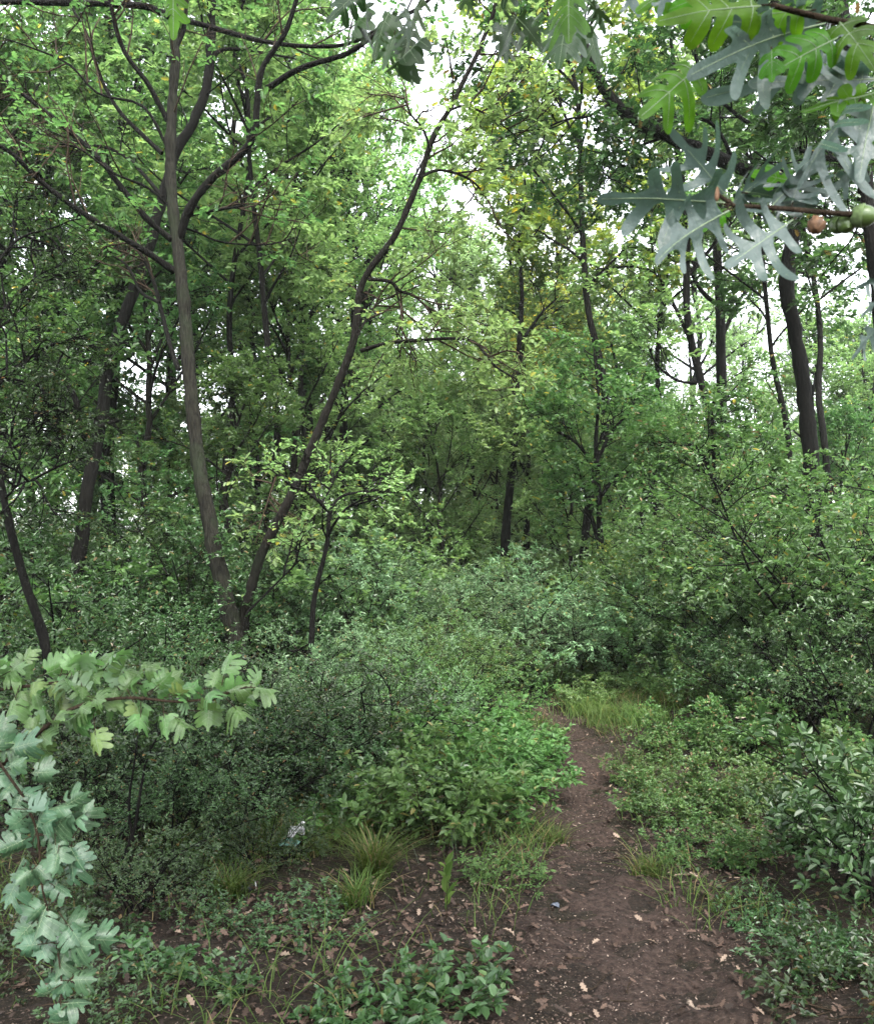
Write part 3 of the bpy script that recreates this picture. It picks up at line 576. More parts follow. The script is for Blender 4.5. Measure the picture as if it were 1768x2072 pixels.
def shrub(k, u, Y, sc, label, mat=None, group=None, sq=1.):
    x = X(u, Y); loc = (x, Y, float(gz(x, Y))); rz = rS.uniform(0, 6.28); s3 = (sc * rS.uniform(.9, 1.15), sc * rS.uniform(.9, 1.15), sc * sq)
    if k not in used:
        used.add(k); o = S[k]; o.location = loc; o.rotation_euler = (0, 0, rz); o.scale = s3; o['label'] = label
        if group: o['group'] = group
    else: o = dup(S[k], loc, rz, s3, label, group)
    foliage_mat(o, mat or DEFM[k])
    return o
DEFM = {k: next(c.material_slots[0].material for c in v.children if c.name.startswith('foliage')) for k, v in S.items()}
SH = [
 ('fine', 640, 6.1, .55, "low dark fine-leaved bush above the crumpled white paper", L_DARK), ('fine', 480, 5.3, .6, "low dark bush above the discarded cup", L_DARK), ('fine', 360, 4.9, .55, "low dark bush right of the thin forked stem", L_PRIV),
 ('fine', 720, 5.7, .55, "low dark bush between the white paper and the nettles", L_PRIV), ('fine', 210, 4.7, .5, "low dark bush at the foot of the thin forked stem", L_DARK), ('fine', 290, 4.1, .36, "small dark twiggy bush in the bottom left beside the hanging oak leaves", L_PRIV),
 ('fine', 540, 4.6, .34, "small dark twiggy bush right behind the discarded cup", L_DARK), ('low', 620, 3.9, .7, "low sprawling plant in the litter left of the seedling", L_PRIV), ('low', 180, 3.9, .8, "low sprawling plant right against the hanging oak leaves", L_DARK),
 ('net', 1100, 11.9, .7, "bright clump filling the far end of the path", L_LIME), ('net', 1220, 12.1, .75, "bright clump under the feathery bush beyond the bend", L_LIME), ('net', 1050, 12.4, .8, "bright clump left behind the path's far end", L_NET),
 ('shoot', 745, 8.3, .85, "tall upright weed above the grey-green bush left of the nettles", L_GREY), ('shoot', 870, 8.8, .95, "tall weed behind the green bush over the nettle patch", L_NET), ('shoot', 980, 9.6, .85, "tall weed left of the path's bend", L_NET),
 ('shoot', 940, 10.8, 1., "tall pale weed in front of the blue-green mound", L_GREY), ('shoot', 810, 10.6, 1.05, "tall pale weed left below the blue-green mound", L_GREY), ('shoot', 1040, 11.8, 1., "tall pale weed straight behind the path's bend", L_GREY),
 ('shoot', 1120, 11.4, .9, "tall weed right behind the path's bend", L_GREY), ('shoot', 1240, 11.3, 1., "tall weed behind the bright clumps right of the bend", L_GREY), ('shoot', 1330, 10.8, .95, "tall weed left of the dark bushes at the right", L_NET),
 ('shoot', 530, 8.2, 0.55, "tall weed right in front of the leaning trunk's foot", L_PRIV), ('shoot', 300, 8.4, .95, "tall weed left of the grey trunk's foot", L_PRIV), ('shoot', 150, 8, .95, "tall weed right of the thin tree at the left", L_PRIV), ('shoot', 1410, 9.0, .75, "tall weed behind the two cut stubs", L_NET), ('shoot', 1550, 8.2, .7, "tall weed right of the two cut stubs", L_PRIV),
 ('shoot', 620, 6.6, .62, "thin tall weed rising from the shaded undergrowth above the white paper", L_PRIV), ('shoot', 420, 5.6, .55, "thin weed in the shaded undergrowth under the pale oak spray's tip", L_DARK),
 ('net', 1175, 10.3, .6, "low bright green clump just right of the path's bend", L_LIME), ('net', 1260, 10.9, .6, "second low bright clump right of the path's bend", L_LIME),
 ('net', 1340, 10.4, .6, "low bright clump in the grass between the bend and the brambles", L_LIME), ('net', 1430, 10.0, .55, "low bright clump at the right end of the bend's grass", L_LIME), ('net', 1160, 11.8, .6, "low bright clump behind the path's bend", L_LIME),
 ('hazel', 660, 12.8, 1.0, "broad-leaved bush between the leaning trunk and the forked sapling, farther back", L_LIME), ('hazel', 290, 13.2, .95, "broad-leaved bush left of the grey trunk, behind the smaller bushes", L_OAK),
 ('hazel', 860, 16, 1.1, "broad-leaved light bush behind the pale bush left of the mound", L_LIME), ('hazel', 1180, 15, .9, "broad-leaved light bush at the foot of the short double trunk", L_LIME),
 ('hazel', 1400, 13.5, .9, "broad-leaved bush left of the dark trunk stub", L_LIME), ('hazel', 1550, 11.5, .95, "broad-leaved tall bush right of the dark trunk stub", L_OAK), ('hazel', 1660, 10.8, 1.05, "broad-leaved tall bush below the thick right-hand trunk", L_OAK),
 ('hazel', 1020, 19, 1.1, "broad-leaved pale bush at the foot of the straight centre trunk", L_LIME), ('hazel', 60, 10.5, 1., "broad-leaved shaded bush at the left edge", L_OAK),
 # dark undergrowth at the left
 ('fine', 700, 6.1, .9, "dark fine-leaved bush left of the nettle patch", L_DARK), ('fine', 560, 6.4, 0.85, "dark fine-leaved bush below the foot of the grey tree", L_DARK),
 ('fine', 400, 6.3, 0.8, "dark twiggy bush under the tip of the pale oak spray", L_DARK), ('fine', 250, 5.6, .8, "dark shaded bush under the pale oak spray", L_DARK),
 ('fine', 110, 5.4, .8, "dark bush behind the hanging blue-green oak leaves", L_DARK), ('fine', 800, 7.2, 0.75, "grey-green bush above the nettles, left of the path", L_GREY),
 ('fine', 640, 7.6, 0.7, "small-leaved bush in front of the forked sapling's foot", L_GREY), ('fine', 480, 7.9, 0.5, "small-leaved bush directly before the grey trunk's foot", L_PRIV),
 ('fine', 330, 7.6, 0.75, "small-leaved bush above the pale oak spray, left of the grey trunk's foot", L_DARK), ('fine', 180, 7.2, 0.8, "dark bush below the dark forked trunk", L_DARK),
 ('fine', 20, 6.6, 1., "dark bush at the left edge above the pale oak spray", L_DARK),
 ('priv', 50, 9., 1.4, "grey-green bush at the left edge behind the thin tree", L_PRIV), ('priv', 260, 9.3, 1.0, "grey-green bush between the forked dark trunk and the grey trunk", L_PRIV),
 ('priv', 390, 9.0, 0.6, "grey-green bush close by the left of the grey trunk's foot", L_PRIV), ('priv', 570, 9.4, 0.5, "bush between the leaning trunk's foot and the forked sapling", L_PRIV),
 ('priv', 720, 9.2, 0.8, "grey-green bush right of the forked sapling", L_GREY), ('priv', 830, 9.6, 0.75, "light bush left of the path's bend", L_GREY),
 ('priv', 890, 9.4, .8, "low light green bush close to the left side of the path's bend", L_NET), ('priv', 960, 11.6, 0.7, "low bush hiding the far end of the path", L_GREY),
 ('fine', 960, 8.4, 0.55, "low green bush at the left of the path before its bend", L_NET), ('fine', 920, 7.9, .75, "green bush right above the nettle patch", L_NET),
 # behind the trunks
 ('grey', 90, 12.5, 1.7, "large bush behind the thin tree at the left edge", L_PRIV), ('tall', 240, 13, 1.1, "tall bush behind the forked dark trunk", L_PRIV),
 ('grey', 350, 12, 1.6, "bush seen between the forked trunk and the grey trunk, farther back", L_PRIV), ('tall', 480, 13.5, 1.05, "tall bush behind the V of the two trunks", L_PRIV),
 ('grey', 580, 12, 1.35, "silvery bush in the V of the two trunks", L_PRIV), ('grey', 710, 12.4, 1.35, "silvery green bush behind the forked sapling", L_GREY),
 ('grey', 790, 13.8, 1.2, "pale bush left of the blue-green mound", L_GREY), ('mound', 930, 15.5, 1.0, "blue-green mounded bush with drooping sides in the centre", L_GREY),
 ('grey', 880, 11.6, .8, "pale green bush in front of the blue-green mound", L_NET), ('grey', 990, 12.6, .9, "light green bush in front right of the blue-green mound", L_NET),
 ('mound', 1110, 17, 1.1, "pale feathery bush right of the straight centre trunk", L_GREY), ('grey', 1100, 12.8, 1.2, "feathery grey-green bush just beyond the path's bend", L_GREY),
 ('grey', 1190, 12.3, 1.2, "feathery grey-green bush beyond the bend, below the double trunk", L_GREY), ('grey', 1290, 11.8, 0.85, "grey-green bush right of the path's bend", L_GREY),
 ('tall', 1310, 15, .8, "yellow-green bush catching light between the double trunk and the stub", L_YEL), ('grey', 1380, 11.2, 0.8, "bush right of the bend, second from it along the grass", L_GREY),
 ('tall', 1480, 11.2, 0.8, "tall bush under the two slim right-hand trunks", L_OAK), ('tall', 1590, 10.2, 0.95, "tall green bush in front of the thick right-hand trunk", L_OAK),
 ('tall', 1700, 9.2, 1.05, "tall bush with arching dark twigs near the right edge", L_OAK), ('tall', 1800, 9.8, 1.1, "tall bush cut by the right edge", L_BRAM),
 ('priv', 1480, 9.4, 0.7, "low dark bush at the foot of the tall bushes, right of the grass", L_PRIV), ('priv', 1600, 8.6, 1., "dark bush below the tall green bush", L_PRIV),
 ('priv', 1720, 7.6, 1.0, "dark green bush at the right edge behind the brambles", L_PRIV),
 # nettles beside the path
 ('net', 880, 5.2, .95, "nettle clump at the front of the patch, left of the path", None), ('net', 965, 5.5, 0.85, "bright nettle clump leaning over the left side of the path", None),
 ('net', 1030, 6.3, 0.8, "nettle clump at the path's left side, midway up the patch", None), ('net', 925, 6.3, 1.05, "nettle clump in the middle of the patch", None),
 ('net', 850, 6.0, 1., "nettle clump at the left of the patch", None), ('net', 1050, 7.4, 0.75, "nettle clump farthest up the path's left side", None),
 ('net', 960, 7.1, 1., "nettle clump at the back of the patch", None), ('net', 790, 5.4, .8, "shaded nettle clump left of the patch, above the grass tufts", L_PRIV),
 # brambles at the right
 ('bram', 1380, 7.6, 0.5, "bramble tangle nearest the path, below the grass at the bend", None), ('bram', 1460, 8.0, 0.65, "bramble tangle with brown dead leaves left of the two stubs", None),
 ('bram', 1620, 7.4, 0.7, "bramble tangle right of the two stubs", None), ('bram', 1370, 5.8, 0.42, "low bramble at the right side of the path", None),
 ('bram', 1480, 6.2, 0.5, "bramble in the middle of the right-hand tangle", None), ('bram', 1560, 5.5, 0.5, "bramble with pale leaves left of the glossy bush", None),
 ('bram', 1680, 6.2, 0.7, "bramble behind the glossy bush", None), ('bram', 1430, 5.0, 0.33, "low bramble nearest the bare soil at the right", L_BRAM),
 ('bram', 1290, 6.9, 0.3, "small bramble right beside the path's narrow part", L_BRAM),
 ('glos', 1760, 4.2, 0.75, "glossy broad-leaved bush at the right edge", None), ('glos', 1840, 4.5, 0.95, "taller glossy bush cut by the right edge", None), ('glos', 1680, 4.7, 0.5, "small glossy bush left of the larger one", None),
 ('low', 1640, 3.7, 0.75, "low grey-green plant at the right edge of the soil", L_PRIV), ('low', 1730, 3.3, 1.1, "low grey-green plant in the bottom right corner", L_DARK), ('low', 1520, 4.2, 0.6, "low small-leaved plant right of the soil", L_PRIV), ('low', 1740, 3.6, 1.0, "dark low plant below the glossy bush", L_DARK),
 # foreground plants
 ('herb', 850, 3.25, 0.75, "broad-leaved plant at the bottom edge left of the path", L_PRIV), ('herb', 935, 3.4, 0.7, "broad-leaved plant beside the bottom of the path", L_PRIV),
 ('herb', 700, 3.2, 0.6, "broad-leaved plant at the bottom edge below the litter patch", L_PRIV), ('herb', 470, 3.35, 0.5, "leafy plant at the bottom edge right of the hanging oak leaves", L_PRIV),
 ('herb', 330, 3.5, 0.6, "leafy plant close beside the hanging oak leaves", L_PRIV),
 ('low', 450, 4.0, 0.6, "low dark plant below the dark cup", L_PRIV), ('low', 1010, 4.55, .7, "low leafy plant on the left edge of the path below the nettles", L_NET),
 ('low', 350, 4.5, 0.8, "low dark plant left of the dark cup", L_DARK), ('herb', 470, 5.1, 0.9, "leafy plant behind the crumpled white paper, to its left", L_DARK), ('herb', 680, 5.2, 1.2, "leafy plant behind the crumpled white paper, to its right", L_NET),
 ('low', 230, 3.2, 0.7, "low plant in the bottom left, right of the oak leaves' lower tip", L_PRIV), ('low', 80, 3.6, 0.8, "low plant in the bottom left corner behind the oak leaves", L_DARK),
]
GRP = {'fine': "bushes along the wood's floor", 'priv': "bushes along the wood's floor", 'grey': "bushes along the wood's floor", 'tall': "bushes along the wood's floor", 'mound': "bushes along the wood's floor",
       'net': "nettle clumps left of the path", 'bram': "brambles right of the path", 'glos': "glossy bushes at the right", 'shoot': "tall weeds among the bushes", 'hazel': "bushes along the wood's floor", 'herb': "leafy plants in the foreground", 'low': "leafy plants in the foreground"}
for k, u, Y, sc, lab, mt in SH: shrub(k, u, Y, sc, lab, mt, GRP[k])
for i in range(30):
    u = -150 + 2100 * (i + rS.uniform(0, .9)) / 30; Y = rS.uniform(19, 34)
    shrub(['tall', 'mound', 'grey'][i % 3], u, Y, rS.uniform(1.0, 1.5), "far bush merging into the undergrowth at the back of the wood", [L_GREY, L_LIME, L_OAK][int(rS.integers(0, 3))], "far bushes at the back of the wood")

# ------------------------------------------------------------------ litter, ground cover, grass
def scatter(n, x0, x1, y0, y1, rng, dens):
    x = rng.uniform(x0, x1, n); y = y0 + (y1 - y0) * rng.random(n) ** 1.5
    k = rng.random(n) < dens(x, y); return x[k], y[k]
def flat_leaves(x, y, z, L, wr, rng, kind, tilt):
    M = len(x); a = rng.uniform(0, 6.28, M); nz = vn(np.stack([rng.normal(0, tilt, M), rng.normal(0, tilt, M), np.ones(M)], 1))
    d = np.stack([np.cos(a), np.sin(a), np.zeros(M)], 1); d = vn(d - (d * nz).sum(1, keepdims=True) * nz); yy = np.cross(nz, d)
    tv, tf = TPL[kind]; ln = (L * rng.uniform(.5, 1.3, M))[:, None, None]
    p = np.stack([x, y, z], 1)
    V = p[:, None] + ln * (tv[None, :, 0:1] * d[:, None] + wr * tv[None, :, 1:2] * yy[:, None] + rng.uniform(-1.2, 2.2, (M, 1, 1)) * tv[None, :, 2:3] * nz[:, None])
    return V.reshape(-1, 3), (tf[None] + (np.arange(M) * len(tv))[:, None, None]).reshape(-1, tf.shape[1]), np.repeat(rng.random(M), len(tf))
rL = np.random.default_rng(21)
def litd(x, y):
    d = path_d(x, y); c = np.clip(noise2(x * 1.3, y * 1.3, 31) * .6 + .5, .1, 1)
    return np.where(d < .8, .2, np.where(d < 1.5, .6, c))
x, y = scatter(30000, -4.5, 4.5, 2.2, 11, rL, litd)
mb = MB(); mb.add(*flat_leaves(x, y, top_z(x, y) + .006 + rL.uniform(0, .02, len(x)), .045, .55, rL, 'oak', .35))
x, y = scatter(9000, -1.9, .7, 3.0, 5.1, rL, lambda x, y: np.exp(-(((x + .5) / .8) ** 2 + ((y - 4.05) / .65) ** 2)) * np.clip(.55 + noise2(x * 4, y * 4, 71) * .5, .1, 1))
mb.add(*flat_leaves(x, y, top_z(x, y) + .008 + rL.uniform(0, .03, len(x)), .036, .6, rL, 'oak', .6))
x, y = scatter(120000, -2.2, 3.4, 2.2, 11, rL, lambda x, y: np.where(path_d(x, y) < 2.2, np.clip(.5 + .4 * noise2(x * 3, y * 3, 61), .08, 1), .3))
mb.add(*flat_leaves(x, y, top_z(x, y) + .008, .0125, .5, rL, 'kite', .35), 1)
tag(mb.build("leaf_litter", [L_LIT, L_CHIP]), kind="stuff")
tw = children(np.array([[[-4, 2.5, 0.], [4, 2.5, 0.]]]), 1, .1, 1, rL)
x, y = scatter(1300, -4, 4, 2.4, 9, rL, lambda x, y: np.where(path_d(x, y) < .9, .35, .9)); n = len(x)
a = rL.uniform(0, 6.28, n); ln = rL.uniform(.05, .3, n); k = np.linspace(-.5, .5, 5)
tx = x[:, None] + np.cos(a)[:, None] * ln[:, None] * k; ty = y[:, None] + np.sin(a)[:, None] * ln[:, None] * k
tx += rL.normal(0, .006, tx.shape); ty += rL.normal(0, .006, ty.shape)
V, F = tubes(np.stack([tx, ty, gz(tx, ty) + .014 + rL.normal(0, .003, tx.shape)], -1), np.linspace(.003, .0015, 5)[None] * rL.uniform(.6, 1.5, (n, 1)), 4)
tag(mk("fallen_twigs", V, [F], B_TWIG, smooth=True), kind="stuff")
def covd(x, y):
    d = path_d(x, y); c = np.clip(noise2(x * 1.1, y * 1.1, 41) * .8 + .35, 0, 1)
    bare = np.exp(-(((x + .3) / .95) ** 2 + ((y - 3.95) / .75) ** 2)) * 1.25          # bare litter patch left of the path
    bare = bare + .42 * np.exp(-(((x + 1.5) / 1.1) ** 2 + ((y - 3.7) / .9) ** 2)) + 1.1 * np.exp(-(((x - 1.25) / .55) ** 2 + ((y - 3.6) / .8) ** 2))
    return np.clip(c * np.clip((d - 1.15) * 1.2, 0, 1) - bare, 0, 1) * np.clip((y - 2.6) / 3.2, .2, 1)
x, y = scatter(80000, -6.5, 7, 2.4, 15, rL, covd)
h = rL.uniform(.02, .16, len(x)) * np.clip(.5 + noise2(x * 2, y * 2, 45) * .5, .2, 1.3)
mb = MB(); mb.add(*flat_leaves(x, y, gz(x, y) + h, .027, .6, rL, 'oval', .45))
i = rL.random(len(x)) < .25; n = i.sum()
st = np.stack([np.stack([x[i] + rL.normal(0, .02, n), y[i] + rL.normal(0, .02, n), gz(x[i], y[i]) - .01], 1), np.stack([x[i], y[i], gz(x[i], y[i]) + h[i]], 1)], 1)
V, F = tubes(st, np.full((n, 2), .0012), 3); mb.add(V, F, .4)
tag(mb.build("ground_cover", [L_COVER]), kind="stuff")
def blades(x, y, H, rng, wd=.004, out=.6):
    M = len(x); a = rng.uniform(0, 6.28, M); hh = H * rng.uniform(.5, 1.3, M); o = out * hh * rng.uniform(.3, 1.4, M)
    d = np.stack([np.cos(a), np.sin(a), 0 * a], 1); s = np.stack([-np.sin(a), np.cos(a), 0 * a], 1); p = np.stack([x, y, gz(x, y) - .01], 1)
    V = []
    for t, wv in ((0, 1), (.4, .9), (.75, .6), (1, .05)):
        c = p + d * (o * t ** 1.8)[:, None] + np.array([0, 0, 1]) * (hh * (t - .35 * t ** 2.5))[:, None]
        V += [c - s * wd * wv, c + s * wd * wv]
    V = np.stack(V, 1).reshape(-1, 3); q = np.array([[0, 1, 3, 2], [2, 3, 5, 4], [4, 5, 7, 6]])
    return V, (q[None] + (np.arange(M) * 8)[:, None, None]).reshape(-1, 4), np.repeat(rng.random(M), 3)
def grd(x, y):
    d = path_d(x, y); edge = np.exp(-((d - 1.7) / .8) ** 2) * (y > 4.2)
    bend = np.exp(-(((x - 2.2) / 1.1) ** 2 + ((y - 10.2) / .9) ** 2)) * 1.4
    lft = np.exp(-(((x + .9) / .7) ** 2 + ((y - 4.9) / .6) ** 2)) * .8
    l2 = np.exp(-(((x + 1.3) / 1.0) ** 2 + ((y - 4.1) / 1.0) ** 2)) * .2
    return np.clip((.4 * edge + bend + lft + l2 + .12 * (y > 4)) * np.clip(.5 + noise2(x * 2.3, y * 2.3, 51), .1, 1.3), 0, 1) * (d > .95)
x, y = scatter(150000, -5, 6, 3, 13, rL, grd)
mb = MB(); mb.add(*blades(x, y, .2, rL, .0024, 1.3)); tag(mb.build("grass", [L_GRASS]), kind="stuff")
def tuft(u, Y, n, H, label, seed, out=.8, mat=None):
    r = np.random.default_rng(seed); x0 = X(u, Y); y0 = Y
    V, F, t = blades(x0 + r.normal(0, .035 if Y < 8 else .13, n), y0 + r.normal(0, .035 if Y < 8 else .13, n), H, r, .0028 if Y < 8 else .004, out); z0 = gz(x0, y0)
    o = mk("grass_tuft", V - np.array([x0, y0, z0]), [F], mat or L_GRASS, tint=t); o.location = (x0, y0, z0); tag(o, label, "grass", "grass tufts")
tuft(760, 4.55, 320, .3, "arching yellow-green grass tuft left of the nettle patch's foot", 1, 1.)
tuft(725, 4.25, 160, .2, "smaller pale grass tuft in front of the arching one", 2, 1.)
tuft(640, 4.85, 130, .15, "grass tuft just in front of the crumpled white paper", 3, 1.)
tuft(478, 4.32, 220, .2, "dull grass tuft beside the dark cup", 4, 1.)
tuft(1115, 5.3, 160, .16, "yellowish grass tuft on the path's left edge under the nettles", 5)
tuft(1300, 4.7, 160, .18, "dull grass tuft on the path's right edge where the soil widens", 6)
L_BRIGHT = leaf_mat("verge", (.055, .11, .028), (.1, .165, .045), (.2, .2, .06), .05, transl=.5, rough=.6, spec=.2)
tuft(1225, 9.3, 420, .26, "bright grass tuft at the right of the path's bend", 7, mat=L_BRIGHT)
tuft(1180, 10.0, 420, .26, "bright yellow-green grass tuft closest to the path's bend", 9, mat=L_BRIGHT)
tuft(1300, 9.0, 420, .26, "bright yellow-green grass tuft beside the bramble nearest the path", 10, mat=L_BRIGHT)
tuft(1360, 9.9, 300, .26, "bright grass tuft farther right along the bend", 8)

# ------------------------------------------------------------------ small things
def oak_leaf_grid(L, W, lobes, depth, r, curl=.25, fold=.25, point=.0, fwd=.45, N=34, Mh=4):
    """A lobed leaf along +x: fingers at an angle off the midrib, a rounded tip, sinuses between them; filled and bent.
    W half width over the lobes, depth 0..1 how far the sinuses cut in, point 0..1 how narrow the lobes are"""
    n = max(2, int(round(lobes))); ax = []; sin_w = W * (1 - depth) * .9
    def side(sg):
        pts = [(.0, .006 * L), (.05 * L, .012 * L)]
        for i in range(n):
            t = .16 + .56 * (i + .5) / n + r.uniform(-.03, .03); env = (.62 + .6 * math.sin(math.pi * (i + .8) / (n + .6))) * r.uniform(.82, 1.1)
            ph = math.radians(80 - 26 * i / max(n - 1, 1) + r.uniform(-8, 8)); ln = W * env / math.sin(ph)
            tw = L * (.5 / n) * (.62 - .47 * point) * r.uniform(.75, 1.25); c, q = math.cos(ph), math.sin(ph); x0 = t * L - .12 * L
            ax.append((x0, x0 + ln * .9 * c, sg * ln * .9 * q))
            pts.append((x0 - .10 * L / n * 1.6 + sin_w * .35, sin_w * (.55 + .3 * i / n)))
            for f, k in ((.5, -1.1), (.85, -1.0), (1., -.45), (1.0, .45), (.85, 1. - .1 * point), (.45, 1.15)):
                pts.append((x0 + ln * f * c - k * tw * -q, ln * f * q - k * tw * c))
        tw = L * (.5 / n) * (.5 - .24 * point); pts += [(.72 * L, sin_w * .9), (.86 * L, tw * 1.0), (.95 * L, tw * .8), (.99 * L, tw * .3)]
        return [(x, sg * max(y, .004 * L)) for x, y in pts]
    up = side(1); dn = side(-1); loop = np.array(up + dn[::-1]); k = len(loop)
    p = [loop[(np.arange(k) + o) % k] for o in (-1, 0, 1, 2)]; t = (np.arange(3) / 3)[None, :, None]
    a, b_, c, d = [q[:, None] for q in p]
    cv = (.5 * (2 * b_ + (c - a) * t + (2 * a - 5 * b_ + 4 * c - d) * t ** 2 + (3 * b_ - a - 3 * c + d) * t ** 3)).reshape(-1, 2)
    m = len(cv); gxx, gyy = np.meshgrid(np.linspace(.03, .97, 14) * L, np.linspace(-1.3, 1.3, 13) * W); gp = np.stack([gxx.ravel(), gyy.ravel()], 1)
    vs = [Vector(q) for q in cv] + [Vector(q) for q in gp]
    from mathutils.geometry import delaunay_2d_cdt
    ov, _, of, *_r = delaunay_2d_cdt(vs, [(i, (i + 1) % m) for i in range(m)], [list(range(m))], 1, 1e-6)
    q = np.array([tuple(v) for v in ov]); F = np.array([f for f in of if len(f) == 3])
    x, y = q[:, 0], np.abs(q[:, 1]); wv = r.uniform(.7, 1.4); pa, pb = r.uniform(0, 6, 2)
    c2 = .6 + .5 * r.random()
    def zf(X_, Y_):
        ya = np.abs(Y_)
        return fold * ya - c2 * ya ** 2 / W - curl * L * (X_ / L) ** 2 + .03 * L * np.sin(X_ / L * 8 * wv + pa + Y_ / W) * (ya / W + .2) + .04 * L * np.sin(Y_ / W * 2.5 + pb)
    z = zf(x, q[:, 1]); V = np.stack([x, q[:, 1], z], 1)
    veins = [np.stack([np.linspace(0, .96, 9) * L, np.zeros(9)], 1)]
    for (xa, xb, yb) in ax: veins.append(np.stack([np.linspace(xa, xb, 9), np.linspace(0, yb, 9)], 1))
    VP = np.stack([np.column_stack([v, zf(v[:, 0], v[:, 1]) + .0003]) for v in veins])
    VR = np.linspace(1, .35, 9)[None] * np.array([.0075 * L] + [.0045 * L] * len(ax))[:, None]
    nz = np.cross(V[F[:, 1]] - V[F[:, 0]], V[F[:, 2]] - V[F[:, 0]])[:, 2]; F[nz < 0] = F[nz < 0][:, ::-1]
    return V, F, VP, VR
def place_leaf(root, base, p, d, nrm, L, W, lobes, depth, r, mat, name="leaf", stalk=.06, smat=None, **kw):
    d = vn(np.asarray(d, float)); nrm = np.asarray(nrm, float); nrm = vn(nrm - nrm @ d * d); y = np.cross(nrm, d)
    V, F, VP, VR = oak_leaf_grid(L, W, lobes, depth, r, **kw); V[:, 0] += stalk * L; VP[..., 0] += stalk * L
    Wd = np.asarray(p) + V[:, 0:1] * d + V[:, 1:2] * y + V[:, 2:3] * nrm
    mb = MB(); mb.add(Wd - base, F, r.uniform(.02, .95), 0, True)
    V3, F3 = tubes(np.asarray(p) + VP[..., 0:1] * d + VP[..., 1:2] * y + VP[..., 2:3] * nrm - base, VR, 4); mb.add(V3, F3, .5, 2, True)
    st = np.stack([np.asarray(p), np.asarray(p) + d * stalk * L * 1.6]); V2, F2 = tubes(st[None] - base, np.array([[.0011, .0009]]), 5); mb.add(V2, F2, .5, 1, True)
    return mb.build(name, [mat, smat or B_TWIG, M_VEIN], root)

# --- pale oak sapling at the left edge: stem off the left of the view, two leafy branches reaching in
rO = np.random.default_rng(61)
Y0 = 1.95; bx = X(-150, Y0); base = np.array([bx, Y0, float(gz(bx, Y0))])
root = empty("oak_sapling", base, "young oak at the left edge reaching right with pale green lobed leaves", "oak sapling")
def stem(name, pts, r0, r1, mat, root, base, sides=7):
    q = resample(np.array(pts), max(10, 4 * len(pts))); V, F = tubes(q[None] - base, np.linspace(r0, r1, len(q))[None], sides, .03, np.random.default_rng(1))
    mk(name, V, [F], mat, root, smooth=True); return q
stem("trunk", [base - [0, 0, .05], base + [.02, 0, .5], base + [-.03, .02, 1.1], base + [.02, .03, 1.7], base + [.0, .05, 2.3]], .022, .008, B_MID, root, base)
def along(q, t): 
    f = t * (len(q) - 1); i = min(int(f), len(q) - 2); return q[i] + (q[i + 1] - q[i]) * (f - i), vn(q[i + 1] - q[i])
b1 = stem("branch", [base + [-.0, 0, .85], P(-40, 1600, 1.93), P(60, 1500, 1.9), P(150, 1432, 1.88), P(260, 1412, 1.88), P(380, 1420, 1.87), P(500, 1390, 1.86)], .007, .002, B_TWIG, root, base)
b1b = stem("branch", [P(-120, 1440, 1.98), P(-20, 1400, 1.98), P(90, 1385, 1.97), P(200, 1370, 1.95), P(290, 1385, 1.94)], .005, .002, B_TWIG, root, base)
def spray(q, n, t0, t1, Ls, spread, nrm, root, base, mat, lobes, depth, W=.6, point=0., jit=.5, face=None, **kw):
    for i in range(n):
        p, tn = along(q, t0 + (t1 - t0) * (i + rO.uniform(0, 1)) / n)
        sd = vn(np.cross(tn, nrm)) * (1 if i % 2 else -1)
        d = vn(tn * rO.uniform(.2, 1.) + sd * rO.uniform(.3, 1.1) * spread + rO.normal(0, .35, 3))
        L = rO.uniform(*Ls)
        place_leaf(root, base, p + rO.normal(0, .015, 3), d, np.asarray(nrm) + rO.normal(0, jit, 3), L, L * W * .5, lobes, depth, rO, mat, point=point, stalk=rO.uniform(.08, .55), **kw)
spray(b1, 52, .28, 1., (.042, .066), 1., (0, -.8, .8), root, base, L_FGB, 4, .48, .84, curl=.12, fold=.15, jit=.8)
spray(b1b, 44, .15, 1., (.042, .068), 1., (0, -.8, .8), root, base, L_FGB, 4, .48, .84, curl=.12, fold=.15, jit=.8)
place_leaf(root, base, P(455, 1400, 1.86), P(520, 1385, 1.86) - P(455, 1400, 1.86), (0, -.9, .5), .062, .021, 4, .4, rO, L_FGB, curl=.1)
place_leaf(root, base, P(425, 1415, 1.86), P(420, 1470, 1.84) - P(425, 1400, 1.86), (.2, -.95, .3), .062, .026, 4, .4, rO, L_FGB, curl=.1)

Y2 = 1.76; bx2 = X(-230, Y2); base2 = np.array([bx2, Y2, float(gz(bx2, Y2))])
root_b = empty("oak_sapling", base2, "young oak with hanging blue-green lobed leaves in the lower left corner", "oak sapling", None)
stem("trunk", [base2 - [0, 0, .05], base2 + [.02, 0, .4], base2 + [-.02, .01, .9], base2 + [.01, .02, 1.3]], .016, .006, B_MID, root_b, base2)
b2 = stem("branch", [base2 + [-.0, 0, .85], P(-60, 1540, 1.78), P(25, 1580, 1.77), P(75, 1680, 1.76), P(85, 1790, 1.75), P(110, 1890, 1.74), P(125, 1980, 1.74), P(120, 2070, 1.74)], .004, .0014, B_TWIG, root_b, base2)
b3 = stem("branch", [P(80, 1690, 1.76), P(110, 1690, 1.75), P(150, 1695, 1.74)], .002, .001, B_TWIG, root_b, base2)
spray(b2, 74, .2, 1., (.038, .066), 1.15, (.1, -.95, .35), root_b, base2, L_FGC, 4, .48, .84, curl=.12, fold=.15, jit=.55)
spray(b3, 10, .2, 1., (.042, .065), 1., (.1, -.95, .35), root_b, base2, L_FGC, 4, .48, .84, curl=.12, fold=.15, jit=.55)
